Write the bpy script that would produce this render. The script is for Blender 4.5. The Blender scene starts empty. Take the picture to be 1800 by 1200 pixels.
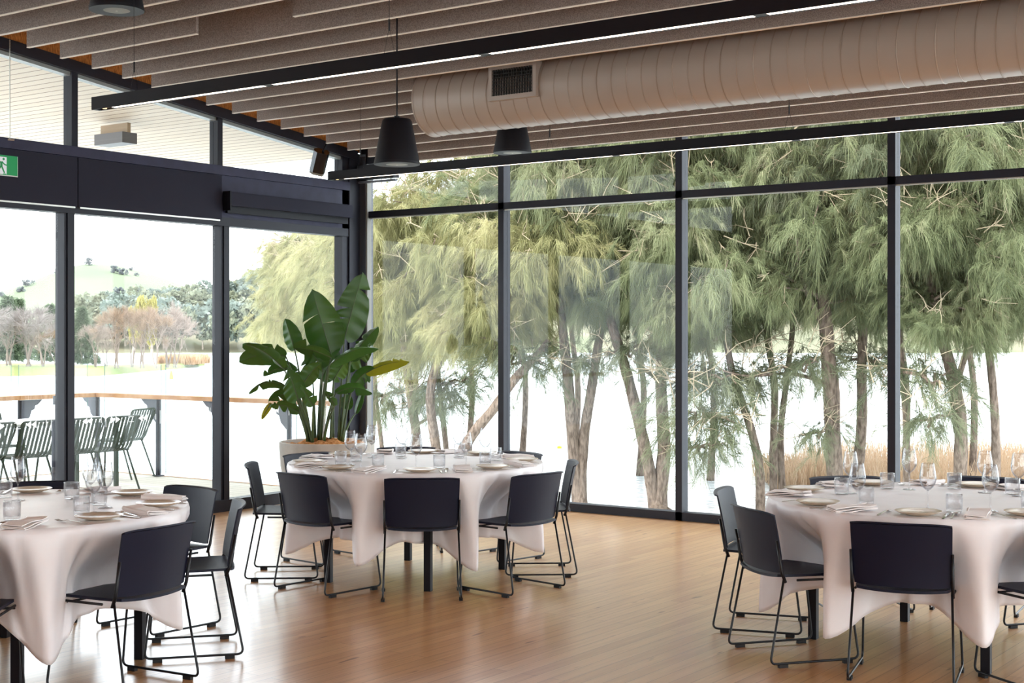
import bpy, math, random
import numpy as np
from mathutils import Vector, Matrix
random.seed(7)
RNG = np.random.default_rng(11)
R = math.radians
PI = math.pi
scn = bpy.context.scene
COL = scn.collection

# ------------------------------------------------------------------ camera, sky, sun, exposure
# Room frame: corner of the two glass walls at (0,0); window wall runs along +X (y=0), door wall along -Y (x=0).
CAM = (9.94, -11.22, 1.65)
HEAD = 35.4
cam_d = bpy.data.cameras.new('camera')
cam = bpy.data.objects.new('camera', cam_d)
COL.objects.link(cam)
cam.location = CAM
cam.rotation_euler = (R(90), 0, R(HEAD))
cam_d.lens = 50
cam_d.sensor_width = 36
cam_d.shift_y = -10 / 1800
cam_d.clip_end = 5000
cam_d.clip_start = 0.05
cam_d.dof.use_dof = False
scn.camera = cam

world = bpy.data.worlds.new('overcast_sky')
scn.world = world
world.use_nodes = True
wn = world.node_tree
wn.nodes.clear()
w_out = wn.nodes.new('ShaderNodeOutputWorld')
w_bg = wn.nodes.new('ShaderNodeBackground')
w_noise = wn.nodes.new('ShaderNodeTexNoise')
w_tc = wn.nodes.new('ShaderNodeTexCoord')
w_ramp = wn.nodes.new('ShaderNodeValToRGB')
w_noise.inputs['Scale'].default_value = 3.0
w_noise.inputs['Detail'].default_value = 4
w_ramp.color_ramp.elements[0].position = 0.35
w_ramp.color_ramp.elements[0].color = (0.72, 0.83, 1.0, 1)
w_ramp.color_ramp.elements[1].position = 0.6
w_ramp.color_ramp.elements[1].color = (1.0, 0.99, 0.98, 1)
wn.links.new(w_tc.outputs['Generated'], w_noise.inputs['Vector'])
wn.links.new(w_noise.outputs['Fac'], w_ramp.inputs['Fac'])
wn.links.new(w_ramp.outputs['Color'], w_bg.inputs['Color'])
wn.links.new(w_bg.outputs['Background'], w_out.inputs['Surface'])
w_bg.inputs['Strength'].default_value = 4.8

sun_d = bpy.data.lights.new('sun', 'SUN')
sun_d.energy = 3.2
sun_d.angle = R(12)
sun_d.color = (1.0, 0.93, 0.82)
sun = bpy.data.objects.new('sun', sun_d)
COL.objects.link(sun)
sun.rotation_euler = Vector((0.25, 0.62, -0.75)).to_track_quat('-Z', 'Y').to_euler()
sun.location = (0, -20, 30)

scn.view_settings.view_transform = 'Standard'
scn.view_settings.look = 'None'
scn.view_settings.exposure = 0.33
scn.view_settings.gamma = 1
scn.view_settings.use_curve_mapping = False
scn.cycles.max_bounces = 9
scn.cycles.diffuse_bounces = 5
scn.cycles.glossy_bounces = 4
scn.cycles.transparent_max_bounces = 24
scn.cycles.caustics_reflective = False
scn.cycles.caustics_refractive = False
scn.cycles.sample_clamp_indirect = 6.0


# ------------------------------------------------------------------ materials
def srgb(h):
    h = h.lstrip('#')
    out = []
    for i in (0, 2, 4):
        c = int(h[i:i + 2], 16) / 255
        out.append(c / 12.92 if c <= 0.04045 else ((c + 0.055) / 1.055) ** 2.4)
    return (*out, 1)


MATS = {}


def new_mat(name):
    m = bpy.data.materials.new(name)
    m.use_nodes = True
    return m, m.node_tree, m.node_tree.nodes['Principled BSDF']


def mat(name, col, rough=0.5, metal=0.0, spec=0.5, coat=0.0, noise=None, bump=None, emis=None, trans=None):
    """noise=(scale, darker colour, detail, stretch xyz); bump=(scale, strength)"""
    if name in MATS:
        return MATS[name]
    m, nt, p = new_mat(name)
    c = srgb(col) if isinstance(col, str) else col
    p.inputs['Base Color'].default_value = c
    p.inputs['Roughness'].default_value = rough
    p.inputs['Metallic'].default_value = metal
    p.inputs['Specular IOR Level'].default_value = spec
    p.inputs['Coat Weight'].default_value = coat
    tc = nt.nodes.new('ShaderNodeTexCoord')
    if noise:
        mp = nt.nodes.new('ShaderNodeMapping')
        mp.inputs['Scale'].default_value = noise[3] if len(noise) > 3 else (1, 1, 1)
        n = nt.nodes.new('ShaderNodeTexNoise')
        n.inputs['Scale'].default_value = noise[0]
        n.inputs['Detail'].default_value = noise[2] if len(noise) > 2 else 4
        r = nt.nodes.new('ShaderNodeValToRGB')
        r.color_ramp.elements[0].position = 0.35
        r.color_ramp.elements[1].position = 0.65
        r.color_ramp.elements[0].color = srgb(noise[1])
        r.color_ramp.elements[1].color = c
        nt.links.new(tc.outputs['Object'], mp.inputs['Vector'])
        nt.links.new(mp.outputs['Vector'], n.inputs['Vector'])
        nt.links.new(n.outputs['Fac'], r.inputs['Fac'])
        nt.links.new(r.outputs['Color'], p.inputs['Base Color'])
    if bump:
        n2 = nt.nodes.new('ShaderNodeTexNoise')
        n2.inputs['Scale'].default_value = bump[0]
        n2.inputs['Detail'].default_value = 5
        b = nt.nodes.new('ShaderNodeBump')
        b.inputs['Strength'].default_value = bump[1]
        b.inputs['Distance'].default_value = 0.01
        nt.links.new(tc.outputs['Object'], n2.inputs['Vector'])
        nt.links.new(n2.outputs['Fac'], b.inputs['Height'])
        nt.links.new(b.outputs['Normal'], p.inputs['Normal'])
    if emis:
        p.inputs['Emission Color'].default_value = emis[0]
        p.inputs['Emission Strength'].default_value = emis[1]
    MATS[name] = m
    return m


def leaf_mat(name, cols, trans=0.35, rough=0.6, spec=0.2):
    """foliage: diffuse plus translucency, colour varies from needle to needle"""
    if name in MATS:
        return MATS[name]
    m, nt, p = new_mat(name)
    g = nt.nodes.new('ShaderNodeNewGeometry')
    r = nt.nodes.new('ShaderNodeValToRGB')
    els = r.color_ramp.elements
    els[0].color = srgb(cols[0])
    els[1].color = srgb(cols[-1])
    for i, cc in enumerate(cols[1:-1]):
        e = els.new((i + 1) / (len(cols) - 1))
        e.color = srgb(cc)
    n = nt.nodes.new('ShaderNodeTexNoise')
    n.inputs['Scale'].default_value = 0.9
    tc = nt.nodes.new('ShaderNodeTexCoord')
    mx = nt.nodes.new('ShaderNodeMath')
    mx.operation = 'MULTIPLY_ADD'
    mx.inputs[1].default_value = 0.45
    nt.links.new(g.outputs['Random Per Island'], mx.inputs[0])
    m2 = nt.nodes.new('ShaderNodeMapRange')
    m2.inputs['From Min'].default_value = 0.3
    m2.inputs['From Max'].default_value = 0.7
    m2.inputs['To Max'].default_value = 0.55
    nt.links.new(tc.outputs['Object'], n.inputs['Vector'])
    nt.links.new(n.outputs['Fac'], m2.inputs['Value'])
    nt.links.new(m2.outputs['Result'], mx.inputs[2])
    nt.links.new(mx.outputs['Value'], r.inputs['Fac'])
    nt.links.new(r.outputs['Color'], p.inputs['Base Color'])
    p.inputs['Roughness'].default_value = rough
    p.inputs['Specular IOR Level'].default_value = spec
    t = nt.nodes.new('ShaderNodeBsdfTranslucent')
    nt.links.new(r.outputs['Color'], t.inputs['Color'])
    ms = nt.nodes.new('ShaderNodeMixShader')
    ms.inputs['Fac'].default_value = trans
    nt.links.new(p.outputs['BSDF'], ms.inputs[1])
    nt.links.new(t.outputs['BSDF'], ms.inputs[2])
    nt.links.new(ms.outputs['Shader'], nt.nodes['Material Output'].inputs['Surface'])
    MATS[name] = m
    return m


def glass_mat(name, f0=0.04, tint=(0.97, 0.985, 0.98), edge=(0.9, 0.95, 0.93), rough=0.0, power=5.0):
    """thin clear glass: sees straight through, mirrors more towards grazing (Schlick)"""
    m, nt, p = new_mat(name)
    nt.nodes.remove(p)
    g = nt.nodes.new('ShaderNodeNewGeometry')
    d = nt.nodes.new('ShaderNodeVectorMath'); d.operation = 'DOT_PRODUCT'
    nt.links.new(g.outputs['Normal'], d.inputs[0]); nt.links.new(g.outputs['Incoming'], d.inputs[1])
    a = nt.nodes.new('ShaderNodeMath'); a.operation = 'ABSOLUTE'
    nt.links.new(d.outputs['Value'], a.inputs[0])
    s = nt.nodes.new('ShaderNodeMath'); s.operation = 'SUBTRACT'; s.inputs[0].default_value = 1
    nt.links.new(a.outputs[0], s.inputs[1])
    pw = nt.nodes.new('ShaderNodeMath'); pw.operation = 'POWER'; pw.inputs[1].default_value = power
    nt.links.new(s.outputs[0], pw.inputs[0])
    ma = nt.nodes.new('ShaderNodeMath'); ma.operation = 'MULTIPLY_ADD'
    ma.inputs[1].default_value = 1 - f0; ma.inputs[2].default_value = f0
    nt.links.new(pw.outputs[0], ma.inputs[0])
    p2 = nt.nodes.new('ShaderNodeMath'); p2.operation = 'POWER'; p2.inputs[1].default_value = 3
    nt.links.new(s.outputs[0], p2.inputs[0])
    mc = nt.nodes.new('ShaderNodeMix'); mc.data_type = 'RGBA'
    mc.inputs[6].default_value = (*tint, 1); mc.inputs[7].default_value = (*edge, 1)
    nt.links.new(p2.outputs[0], mc.inputs[0])
    t = nt.nodes.new('ShaderNodeBsdfTransparent')
    nt.links.new(mc.outputs[2], t.inputs['Color'])
    gl = nt.nodes.new('ShaderNodeBsdfGlossy'); gl.inputs['Roughness'].default_value = rough
    ms = nt.nodes.new('ShaderNodeMixShader')
    nt.links.new(ma.outputs[0], ms.inputs['Fac'])
    nt.links.new(t.outputs[0], ms.inputs[1]); nt.links.new(gl.outputs[0], ms.inputs[2])
    nt.links.new(ms.outputs[0], nt.nodes['Material Output'].inputs['Surface'])
    MATS[name] = m
    return m


def floor_mat():
    m, nt, p = new_mat('oak_floor')
    L = nt.links.new
    tc = nt.nodes.new('ShaderNodeTexCoord')
    mp = nt.nodes.new('ShaderNodeMapping')
    mp.inputs['Rotation'].default_value = (0, 0, R(90))
    L(tc.outputs['Object'], mp.inputs['Vector'])
    br = nt.nodes.new('ShaderNodeTexBrick')
    br.offset = 0.37
    br.inputs['Scale'].default_value = 1
    br.inputs['Brick Width'].default_value = 2.1
    br.inputs['Row Height'].default_value = 0.085
    br.inputs['Mortar Size'].default_value = 0.0011
    br.inputs['Mortar Smooth'].default_value = 0.2
    br.inputs['Bias'].default_value = 0.0
    br.inputs['Color1'].default_value = srgb('#dcab78')
    br.inputs['Color2'].default_value = srgb('#c99462')
    br.inputs['Mortar'].default_value = srgb('#4a3522')
    L(mp.outputs['Vector'], br.inputs['Vector'])
    ns = nt.nodes.new('ShaderNodeTexNoise')
    ns.inputs['Scale'].default_value = 3.0
    ns.inputs['Detail'].default_value = 8
    mp2 = nt.nodes.new('ShaderNodeMapping')
    mp2.inputs['Scale'].default_value = (14, 0.7, 1)
    L(tc.outputs['Object'], mp2.inputs['Vector']); L(mp2.outputs['Vector'], ns.inputs['Vector'])
    rp = nt.nodes.new('ShaderNodeValToRGB')
    rp.color_ramp.elements[0].position = 0.3; rp.color_ramp.elements[0].color = (0.80, 0.75, 0.70, 1)
    rp.color_ramp.elements[1].position = 0.7; rp.color_ramp.elements[1].color = (1.08, 1.06, 1.04, 1)
    L(ns.outputs['Fac'], rp.inputs['Fac'])
    mx = nt.nodes.new('ShaderNodeMix'); mx.data_type = 'RGBA'; mx.blend_type = 'MULTIPLY'; mx.inputs[0].default_value = 0.8
    L(br.outputs['Color'], mx.inputs[6]); L(rp.outputs['Color'], mx.inputs[7])
    # knots and gum veins
    vo = nt.nodes.new('ShaderNodeTexNoise'); vo.inputs['Scale'].default_value = 5
    mp3 = nt.nodes.new('ShaderNodeMapping'); mp3.inputs['Scale'].default_value = (3.5, 0.6, 1)
    L(tc.outputs['Object'], mp3.inputs['Vector']); L(mp3.outputs['Vector'], vo.inputs['Vector'])
    r2 = nt.nodes.new('ShaderNodeValToRGB')
    r2.color_ramp.elements[0].position = 0.70; r2.color_ramp.elements[0].color = (1, 1, 1, 1)
    r2.color_ramp.elements[1].position = 0.76; r2.color_ramp.elements[1].color = (0.35, 0.27, 0.2, 1)
    L(vo.outputs['Fac'], r2.inputs['Fac'])
    mx2 = nt.nodes.new('ShaderNodeMix'); mx2.data_type = 'RGBA'; mx2.blend_type = 'MULTIPLY'; mx2.inputs[0].default_value = 1
    L(mx.outputs[2], mx2.inputs[6]); L(r2.outputs['Color'], mx2.inputs[7])
    L(mx2.outputs[2], p.inputs['Base Color'])
    p.inputs['Roughness'].default_value = 0.32
    p.inputs['Specular IOR Level'].default_value = 0.6
    p.inputs['Coat Weight'].default_value = 0.6
    p.inputs['Coat Roughness'].default_value = 0.2
    bp = nt.nodes.new('ShaderNodeBump'); bp.inputs['Strength'].default_value = 0.12; bp.inputs['Distance'].default_value = 0.004
    L(br.outputs['Fac'], bp.inputs['Height']); bp.invert = True
    n4 = nt.nodes.new('ShaderNodeTexNoise'); n4.inputs['Scale'].default_value = 2.2; n4.inputs['Detail'].default_value = 2
    L(mp2.outputs['Vector'], n4.inputs['Vector'])
    b2 = nt.nodes.new('ShaderNodeBump'); b2.inputs['Strength'].default_value = 0.03; b2.inputs['Distance'].default_value = 0.004
    L(n4.outputs['Fac'], b2.inputs['Height']); L(bp.outputs['Normal'], b2.inputs['Normal'])
    L(b2.outputs['Normal'], p.inputs['Normal'])
    MATS['floor'] = m
    return m


def board_mat(name, c1, c2, gap, row, width, mortar, rot=0, rough=0.6, tex='Object'):
    m, nt, p = new_mat(name)
    L = nt.links.new
    tc = nt.nodes.new('ShaderNodeTexCoord')
    mp = nt.nodes.new('ShaderNodeMapping'); mp.inputs['Rotation'].default_value = (0, 0, R(rot))
    L(tc.outputs[tex], mp.inputs['Vector'])
    br = nt.nodes.new('ShaderNodeTexBrick')
    br.inputs['Scale'].default_value = 1
    br.inputs['Brick Width'].default_value = width
    br.inputs['Row Height'].default_value = row
    br.inputs['Mortar Size'].default_value = mortar
    br.inputs['Color1'].default_value = srgb(c1)
    br.inputs['Color2'].default_value = srgb(c2)
    br.inputs['Mortar'].default_value = srgb(gap)
    L(mp.outputs['Vector'], br.inputs['Vector'])
    L(br.outputs['Color'], p.inputs['Base Color'])
    p.inputs['Roughness'].default_value = rough
    MATS[name] = m
    return m


def water_mat():
    m, nt, p = new_mat('lake_water')
    L = nt.links.new
    p.inputs['Base Color'].default_value = (0.62, 0.68, 0.70, 1)
    p.inputs['Roughness'].default_value = 0.12
    p.inputs['IOR'].default_value = 1.33
    tc = nt.nodes.new('ShaderNodeTexCoord')
    mp = nt.nodes.new('ShaderNodeMapping'); mp.inputs['Rotation'].default_value = (0, 0, R(-35)); mp.inputs['Scale'].default_value = (1.2, 4.5, 1)
    L(tc.outputs['Object'], mp.inputs['Vector'])
    n = nt.nodes.new('ShaderNodeTexNoise'); n.inputs['Scale'].default_value = 1.1; n.inputs['Detail'].default_value = 5
    L(mp.outputs['Vector'], n.inputs['Vector'])
    b = nt.nodes.new('ShaderNodeBump'); b.inputs['Strength'].default_value = 0.9; b.inputs['Distance'].default_value = 0.12
    L(n.outputs['Fac'], b.inputs['Height']); L(b.outputs['Normal'], p.inputs['Normal'])
    MATS['water'] = m
    return m


def grass_mat(name, c1, c2, c3, scale=0.03):
    m, nt, p = new_mat(name)
    L = nt.links.new
    tc = nt.nodes.new('ShaderNodeTexCoord')
    n = nt.nodes.new('ShaderNodeTexNoise'); n.inputs['Scale'].default_value = scale; n.inputs['Detail'].default_value = 6
    r = nt.nodes.new('ShaderNodeValToRGB')
    r.color_ramp.elements[0].position = 0.38; r.color_ramp.elements[0].color = srgb(c1)
    r.color_ramp.elements[1].position = 0.62; r.color_ramp.elements[1].color = srgb(c3)
    e = r.color_ramp.elements.new(0.5); e.color = srgb(c2)
    L(tc.outputs['Object'], n.inputs['Vector']); L(n.outputs['Fac'], r.inputs['Fac'])
    L(r.outputs['Color'], p.inputs['Base Color'])
    p.inputs['Roughness'].default_value = 0.9
    p.inputs['Specular IOR Level'].default_value = 0.1
    MATS[name] = m
    return m


M_FRAME = mat('dark_aluminium', '#20202a', 0.5, 0.0, 0.3)
M_FRAME2 = mat('grey_aluminium', '#4c4d54', 0.4, 0.2, 0.5)
M_CHROME = mat('bright_trim', '#c9c8c0', 0.3, 0.6)
M_BEAM = mat('dark_header', '#32314a', 0.55, 0, 0.35, noise=(9, '#2c2b42'))
M_BLIND = mat('blind_fabric', '#2a2a36', 0.8, 0, 0.2, bump=(300, 0.2))
M_BLACK = mat('black_powdercoat', '#0c0b14', 0.55, 0, 0.3)
M_PLASTIC = mat('navy_black_plastic', '#0a0e26', 0.5, 0, 0.3, bump=(700, 0.12))
M_ROD = mat('black_steel_rod', '#0a0b12', 0.4, 0, 0.4)
M_GLIDE = mat('glide_rubber', '#121215', 0.7)
M_FELT = mat('grey_felt', '#a3968e', 0.95, 0, 0.1, noise=(150, '#7d706a', 3), bump=(220, 0.3))
M_FELTLIT = mat('lit_cut_felt_edge', '#efe6da', 0.9, 0, 0.1)  # cut edge, paler still: light from the floor put into its colour
M_OSB = mat('strand_board', '#d08b45', 0.6, 0, 0.3, noise=(24, '#8f5622', 3, (1, 5, 1)))
M_DUCT = mat('duct_paint', '#a99a8e', 0.42, 0.1, 0.5)
M_DUCTSEAM = mat('duct_seam', '#9c8a7b', 0.45, 0.1)
M_DARK = mat('void_dark', '#0c0c10', 0.8)
M_GRILLE = mat('speaker_grille', '#8c8c84', 0.6, 0.3)
M_CLOTH = mat('white_linen', '#f4f1f3', 0.40, 0, 0.5, noise=(6, '#efebee', 3), bump=(500, 0.03))
M_NAPKIN = mat('napkin_linen', '#f6f0ee', 0.6, 0, 0.4, bump=(300, 0.1))
M_PLATE = mat('stoneware_glaze', '#dccdb8', 0.25, 0, 0.5, noise=(3, '#d2bfa6', 2))
M_STEEL = mat('cutlery_steel', '#c8c2bd', 0.16, 1.0)
M_GLASS = glass_mat('window_glass', 0.013, (0.965, 0.985, 0.975), (0.93, 0.97, 0.95))
M_GLEDGE = mat('glass_edge', '#2f5a52', 0.3)
M_RAILGLASS = glass_mat('rail_glass', 0.03, (0.97, 0.99, 0.985), (0.92, 0.96, 0.95))
M_WINE = glass_mat('wine_glass', 0.05, (0.97, 0.97, 0.975), (0.2, 0.2, 0.23), power=3.5)
M_TUMB = glass_mat('tumbler_glass', 0.09, (0.96, 0.96, 0.965), (0.55, 0.55, 0.58), power=3.0)
M_LED = mat('led_diffuser', '#fff2e0', 0.6, emis=((1.0, 0.86, 0.72, 1), 5.0))
M_WALL = mat('plaster_wall', '#b9aea2', 0.9)
M_TIMBER = mat('hardwood_rail', '#c59a72', 0.6, 0, 0.3, noise=(4, '#a9794f', 5, (1, 12, 1)))
M_POST = mat('post_paint', '#55565f', 0.5)
M_GREEN = mat('olive_powdercoat', '#2d3a29', 0.45)
M_CONC = mat('grey_planter_shell', '#b4b1ab', 0.7, 0, 0.3, noise=(7, '#a6a29b', 5))
M_COIR = mat('coir_mulch', '#c98d5c', 0.95, 0, 0.1, noise=(40, '#95602f', 5), bump=(60, 1.0))
M_BARK = mat('she_oak_bark', '#8a796d', 0.95, 0, 0.1, noise=(9, '#5b4e45', 8, (3, 3, 0.8)), bump=(30, 1.0))
M_BARKP = mat('pale_bark', '#b5a99c', 0.95, 0, 0.1, noise=(6, '#8d8074', 6, (2, 2, 0.6)))
M_DEADTWIG = mat('dry_twig', '#a8977f', 0.9)
M_DECK = board_mat('deck_boards', '#c9c3b8', '#b3aca0', '#6d675e', 0.14, 3.2, 0.004, rot=0, rough=0.8)
M_SOFFIT = board_mat('soffit_boards', '#ebd9c6', '#e5d1bc', '#8a6a4c', 0.105, 6.0, 0.006, rot=0, rough=0.6)
M_FLOOR = floor_mat()
M_WATER = water_mat()
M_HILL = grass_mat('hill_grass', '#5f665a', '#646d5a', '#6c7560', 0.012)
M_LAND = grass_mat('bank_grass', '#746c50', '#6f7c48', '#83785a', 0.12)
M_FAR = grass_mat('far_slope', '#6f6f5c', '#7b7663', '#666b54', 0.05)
NEEDLE_Y = leaf_mat('needles_yellow', ['#6d6e4c', '#8b8a5f', '#aaa478', '#beb58f'], 0.45)
NEEDLE_G = leaf_mat('needles_green', ['#5a6049', '#737a58', '#8b8f6b', '#a7a184'], 0.42)
NEEDLE_B = leaf_mat('needles_deep', ['#4c5241', '#646a50', '#7b8065', '#96927a'], 0.4)
LEAF_P = leaf_mat('glossy_leaf', ['#33541c', '#40672a', '#4c7430', '#5d8238'], 0.25, 0.3, 0.5)
LEAF_PY = leaf_mat('yellow_leaf', ['#8a8f24', '#a09f28', '#b0a62c'], 0.35, 0.35, 0.4)
M_STALK = mat('leaf_stalk', '#4d5f30', 0.5, noise=(6, '#39482a'))
M_REED = leaf_mat('dry_reed', ['#a98a6c', '#b79c80', '#c4af98'], 0.45)


# ------------------------------------------------------------------ mesh building
class MB:
    def __init__(self):
        self.v = []; self.f = []; self.mi = []

    def add(self, vs, fs, mi=0):
        o = len(self.v)
        self.v.extend([tuple(p) for p in vs])
        for f in fs:
            self.f.append(tuple(i + o for i in f)); self.mi.append(mi)
        return self

    def box(self, x0, x1, y0, y1, z0, z1, mi=0, bottom_mi=None):
        vs = [(x0, y0, z0), (x1, y0, z0), (x1, y1, z0), (x0, y1, z0), (x0, y0, z1), (x1, y0, z1), (x1, y1, z1), (x0, y1, z1)]
        fs = [(0, 3, 2, 1), (4, 5, 6, 7), (0, 1, 5, 4), (1, 2, 6, 5), (2, 3, 7, 6), (3, 0, 4, 7)]
        self.add(vs, fs, mi)
        if bottom_mi is not None:
            self.mi[-6] = bottom_mi
        return self

    def hexa(self, vs, mi=0):
        self.add(vs, [(0, 3, 2, 1), (4, 5, 6, 7), (0, 1, 5, 4), (1, 2, 6, 5), (2, 3, 7, 6), (3, 0, 4, 7)], mi)
        return self

    def tube(self, pts, r, n=6, cap=True, mi=0):
        pts = [Vector(p) for p in pts]
        rs = r if isinstance(r, (list, tuple)) else [r] * len(pts)
        up = Vector((0, 0, 1))
        rings = []
        prev = None
        for i, p in enumerate(pts):
            t = (pts[min(i + 1, len(pts) - 1)] - pts[max(i - 1, 0)]).normalized()
            if prev is None:
                a = up if abs(t.z) < 0.9 else Vector((1, 0, 0))
                s = t.cross(a).normalized()
            else:
                s = (prev - t * prev.dot(t)).normalized()
            prev = s
            b = t.cross(s)
            rings.append([p + (s * math.cos(2 * PI * k / n) + b * math.sin(2 * PI * k / n)) * rs[i] for k in range(n)])
        vs = [q for g in rings for q in g]
        fs = []
        for i in range(len(rings) - 1):
            for k in range(n):
                fs.append((i * n + k, i * n + (k + 1) % n, (i + 1) * n + (k + 1) % n, (i + 1) * n + k))
        if cap:
            fs.append(tuple(range(n))[::-1]); fs.append(tuple((len(rings) - 1) * n + k for k in range(n)))
        self.add(vs, fs, mi)
        return self

    def lathe(self, prof, n=24, rib=None, c=(0, 0, 0), mi=0):
        vs = []; fs = []
        for (r, z) in prof:
            for k in range(n):
                a = 2 * PI * k / n
                rr = r + (rib(a, z) if rib else 0)
                vs.append((c[0] + rr * math.cos(a), c[1] + rr * math.sin(a), c[2] + z))
        for i in range(len(prof) - 1):
            for k in range(n):
                fs.append((i * n + k, i * n + (k + 1) % n, (i + 1) * n + (k + 1) % n, (i + 1) * n + k))
        if prof[0][0] > 1e-6:
            fs.append(tuple(range(n))[::-1])
        if prof[-1][0] > 1e-6:
            fs.append(tuple((len(prof) - 1) * n + k for k in range(n)))
        self.add(vs, fs, mi)
        return self

    def shell(self, fn, nu, nv, th, mi=0):
        """fn(u,v)->Vector, u,v in 0..1; a sheet with thickness th"""
        P = [[Vector(fn(i / nu, j / nv)) for j in range(nv + 1)] for i in range(nu + 1)]
        top = []; bot = []
        for i in range(nu + 1):
            for j in range(nv + 1):
                du = P[min(i + 1, nu)][j] - P[max(i - 1, 0)][j]
                dv = P[i][min(j + 1, nv)] - P[i][max(j - 1, 0)]
                nn = du.cross(dv)
                nn = nn.normalized() if nn.length > 1e-9 else Vector((0, 0, 1))
                top.append(P[i][j] + nn * th / 2); bot.append(P[i][j] - nn * th / 2)
        W = nv + 1; N = len(top)
        fs = []
        for i in range(nu):
            for j in range(nv):
                a, b, c, d = i * W + j, (i + 1) * W + j, (i + 1) * W + j + 1, i * W + j + 1
                fs.append((a, b, c, d)); fs.append((N + d, N + c, N + b, N + a))
        for i in range(nu):
            a, b = i * W, (i + 1) * W
            fs.append((N + a, N + b, b, a))
            a, b = i * W + nv, (i + 1) * W + nv
            fs.append((a, b, N + b, N + a))
        for j in range(nv):
            fs.append((j, j + 1, N + j + 1, N + j))
            a = nu * W + j
            fs.append((N + a, N + a + 1, a + 1, a))
        self.add(top + bot, fs, mi)
        return self

    def prism(self, poly, z0, z1, mi=0):
        n = len(poly)
        vs = [(x, y, z0) for x, y in poly] + [(x, y, z1) for x, y in poly]
        fs = [tuple(range(n))[::-1], tuple(range(n, 2 * n))] + [(k, (k + 1) % n, n + (k + 1) % n, n + k) for k in range(n)]
        self.add(vs, fs, mi)
        return self

    def xform(self, mtx):
        self.v = [tuple(mtx @ Vector(p)) for p in self.v]
        return self

    def mesh(self, name, mats, smooth=False):
        me = bpy.data.meshes.new(name)
        me.from_pydata(self.v, [], self.f)
        mats = mats if isinstance(mats, (list, tuple)) else [mats]
        for m in mats:
            me.materials.append(m)
        if len(mats) > 1:
            me.polygons.foreach_set('material_index', self.mi)
        if smooth:
            me.polygons.foreach_set('use_smooth', [True] * len(me.polygons))
            if smooth != 'all':
                me.set_sharp_from_angle(angle=R(smooth if smooth is not True else 40))
        me.update()
        return me

    def build(self, name, mats, parent=None, smooth=False, loc=None, rot=None):
        o = bpy.data.objects.new(name, self.mesh(name, mats, smooth))
        COL.objects.link(o)
        if loc is not None: o.location = loc
        if rot is not None: o.rotation_euler = rot
        if parent is not None: o.parent = parent
        return o


def np_mesh(name, verts, quads, material, smooth=False):
    me = bpy.data.meshes.new(name)
    verts = np.asarray(verts, dtype=np.float32).reshape(-1, 3)
    quads = np.asarray(quads, dtype=np.int32).reshape(-1, 4)
    me.vertices.add(len(verts)); me.vertices.foreach_set('co', verts.ravel())
    me.loops.add(quads.size); me.loops.foreach_set('vertex_index', quads.ravel())
    me.polygons.add(len(quads))
    me.polygons.foreach_set('loop_start', np.arange(0, quads.size, 4, dtype=np.int32))
    me.polygons.foreach_set('loop_total', np.full(len(quads), 4, dtype=np.int32))
    me.materials.append(material)
    me.update(calc_edges=True)
    return me


RECOL = {}


def recolour(me, material):
    # one shared mesh per (shape, material)
    if me.materials[0] == material: return me
    k_ = (me.name, material.name)
    if k_ not in RECOL:
        c = me.copy(); c.materials[0] = material; RECOL[k_] = c
    return RECOL[k_]


def link(name, me, parent=None, loc=None, rot=None, scale=None, material=None):
    if material is not None: me = recolour(me, material)
    o = bpy.data.objects.new(name, me)
    COL.objects.link(o)
    if parent is not None: o.parent = parent
    if loc is not None: o.location = loc
    if rot is not None: o.rotation_euler = rot
    if scale is not None: o.scale = scale if isinstance(scale, (tuple, list)) else (scale,) * 3
    return o


def tag(o, label, cat, group=None, kind=None):
    o['label'] = label; o['category'] = cat
    if group: o['group'] = group
    if kind: o['kind'] = kind
    return o


def thing(name, label, cat, loc=(0, 0, 0), rz=0, group=None, rot=None):
    o = bpy.data.objects.new(name, None)
    COL.objects.link(o)
    o.location = loc
    o.rotation_euler = rot if rot else (0, 0, rz)
    o.empty_display_size = 0.1
    return tag(o, label, cat, group)


def struct(o):
    o['kind'] = 'structure'
    return o


def copy_tree(o, loc=None, rz=None, label=None, group=None, parent=None):
    c = o.copy(); COL.objects.link(c); c.parent = parent
    if loc is not None: c.location = loc
    if rz is not None: c.rotation_euler = (0, 0, rz)
    if label: c['label'] = label
    if group: c['group'] = group
    for ch in list(o.children):
        copy_tree(ch, parent=c)
    return c


def fillet(pts, r, n=4):
    pts = [Vector(p) for p in pts]
    out = [pts[0]]
    for i in range(1, len(pts) - 1):
        a, b, c = pts[i - 1], pts[i], pts[i + 1]
        d1 = (a - b); d2 = (c - b)
        k = min(r, d1.length * 0.45, d2.length * 0.45)
        p1 = b + d1.normalized() * k; p2 = b + d2.normalized() * k
        for j in range(n + 1):
            t = j / n
            out.append(p1 * (1 - t) ** 2 + b * 2 * t * (1 - t) + p2 * t * t)
    out.append(pts[-1])
    return out


CT = math.cos(R(HEAD)); ST = math.sin(R(HEAD))


def P(lat, dep, z=0.0):
    """a place out on the lake, from the standpoint: metres to the right, metres ahead, height"""
    return (CAM[0] + lat * CT - dep * ST, CAM[1] + lat * ST + dep * CT, z)


# ------------------------------------------------------------------ room shell
XE, YS = 14.0, -16.0          # far side wall and rear wall of the room, behind the camera
zc = lambda y: 3.675 + 0.109 * abs(y)      # strand-board ceiling
zb = lambda y: 3.403 + 0.109 * abs(y)      # underside of the felt baffles
zt = lambda y: 3.55 + 0.109 * abs(y)       # top line of the raked window frame

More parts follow.
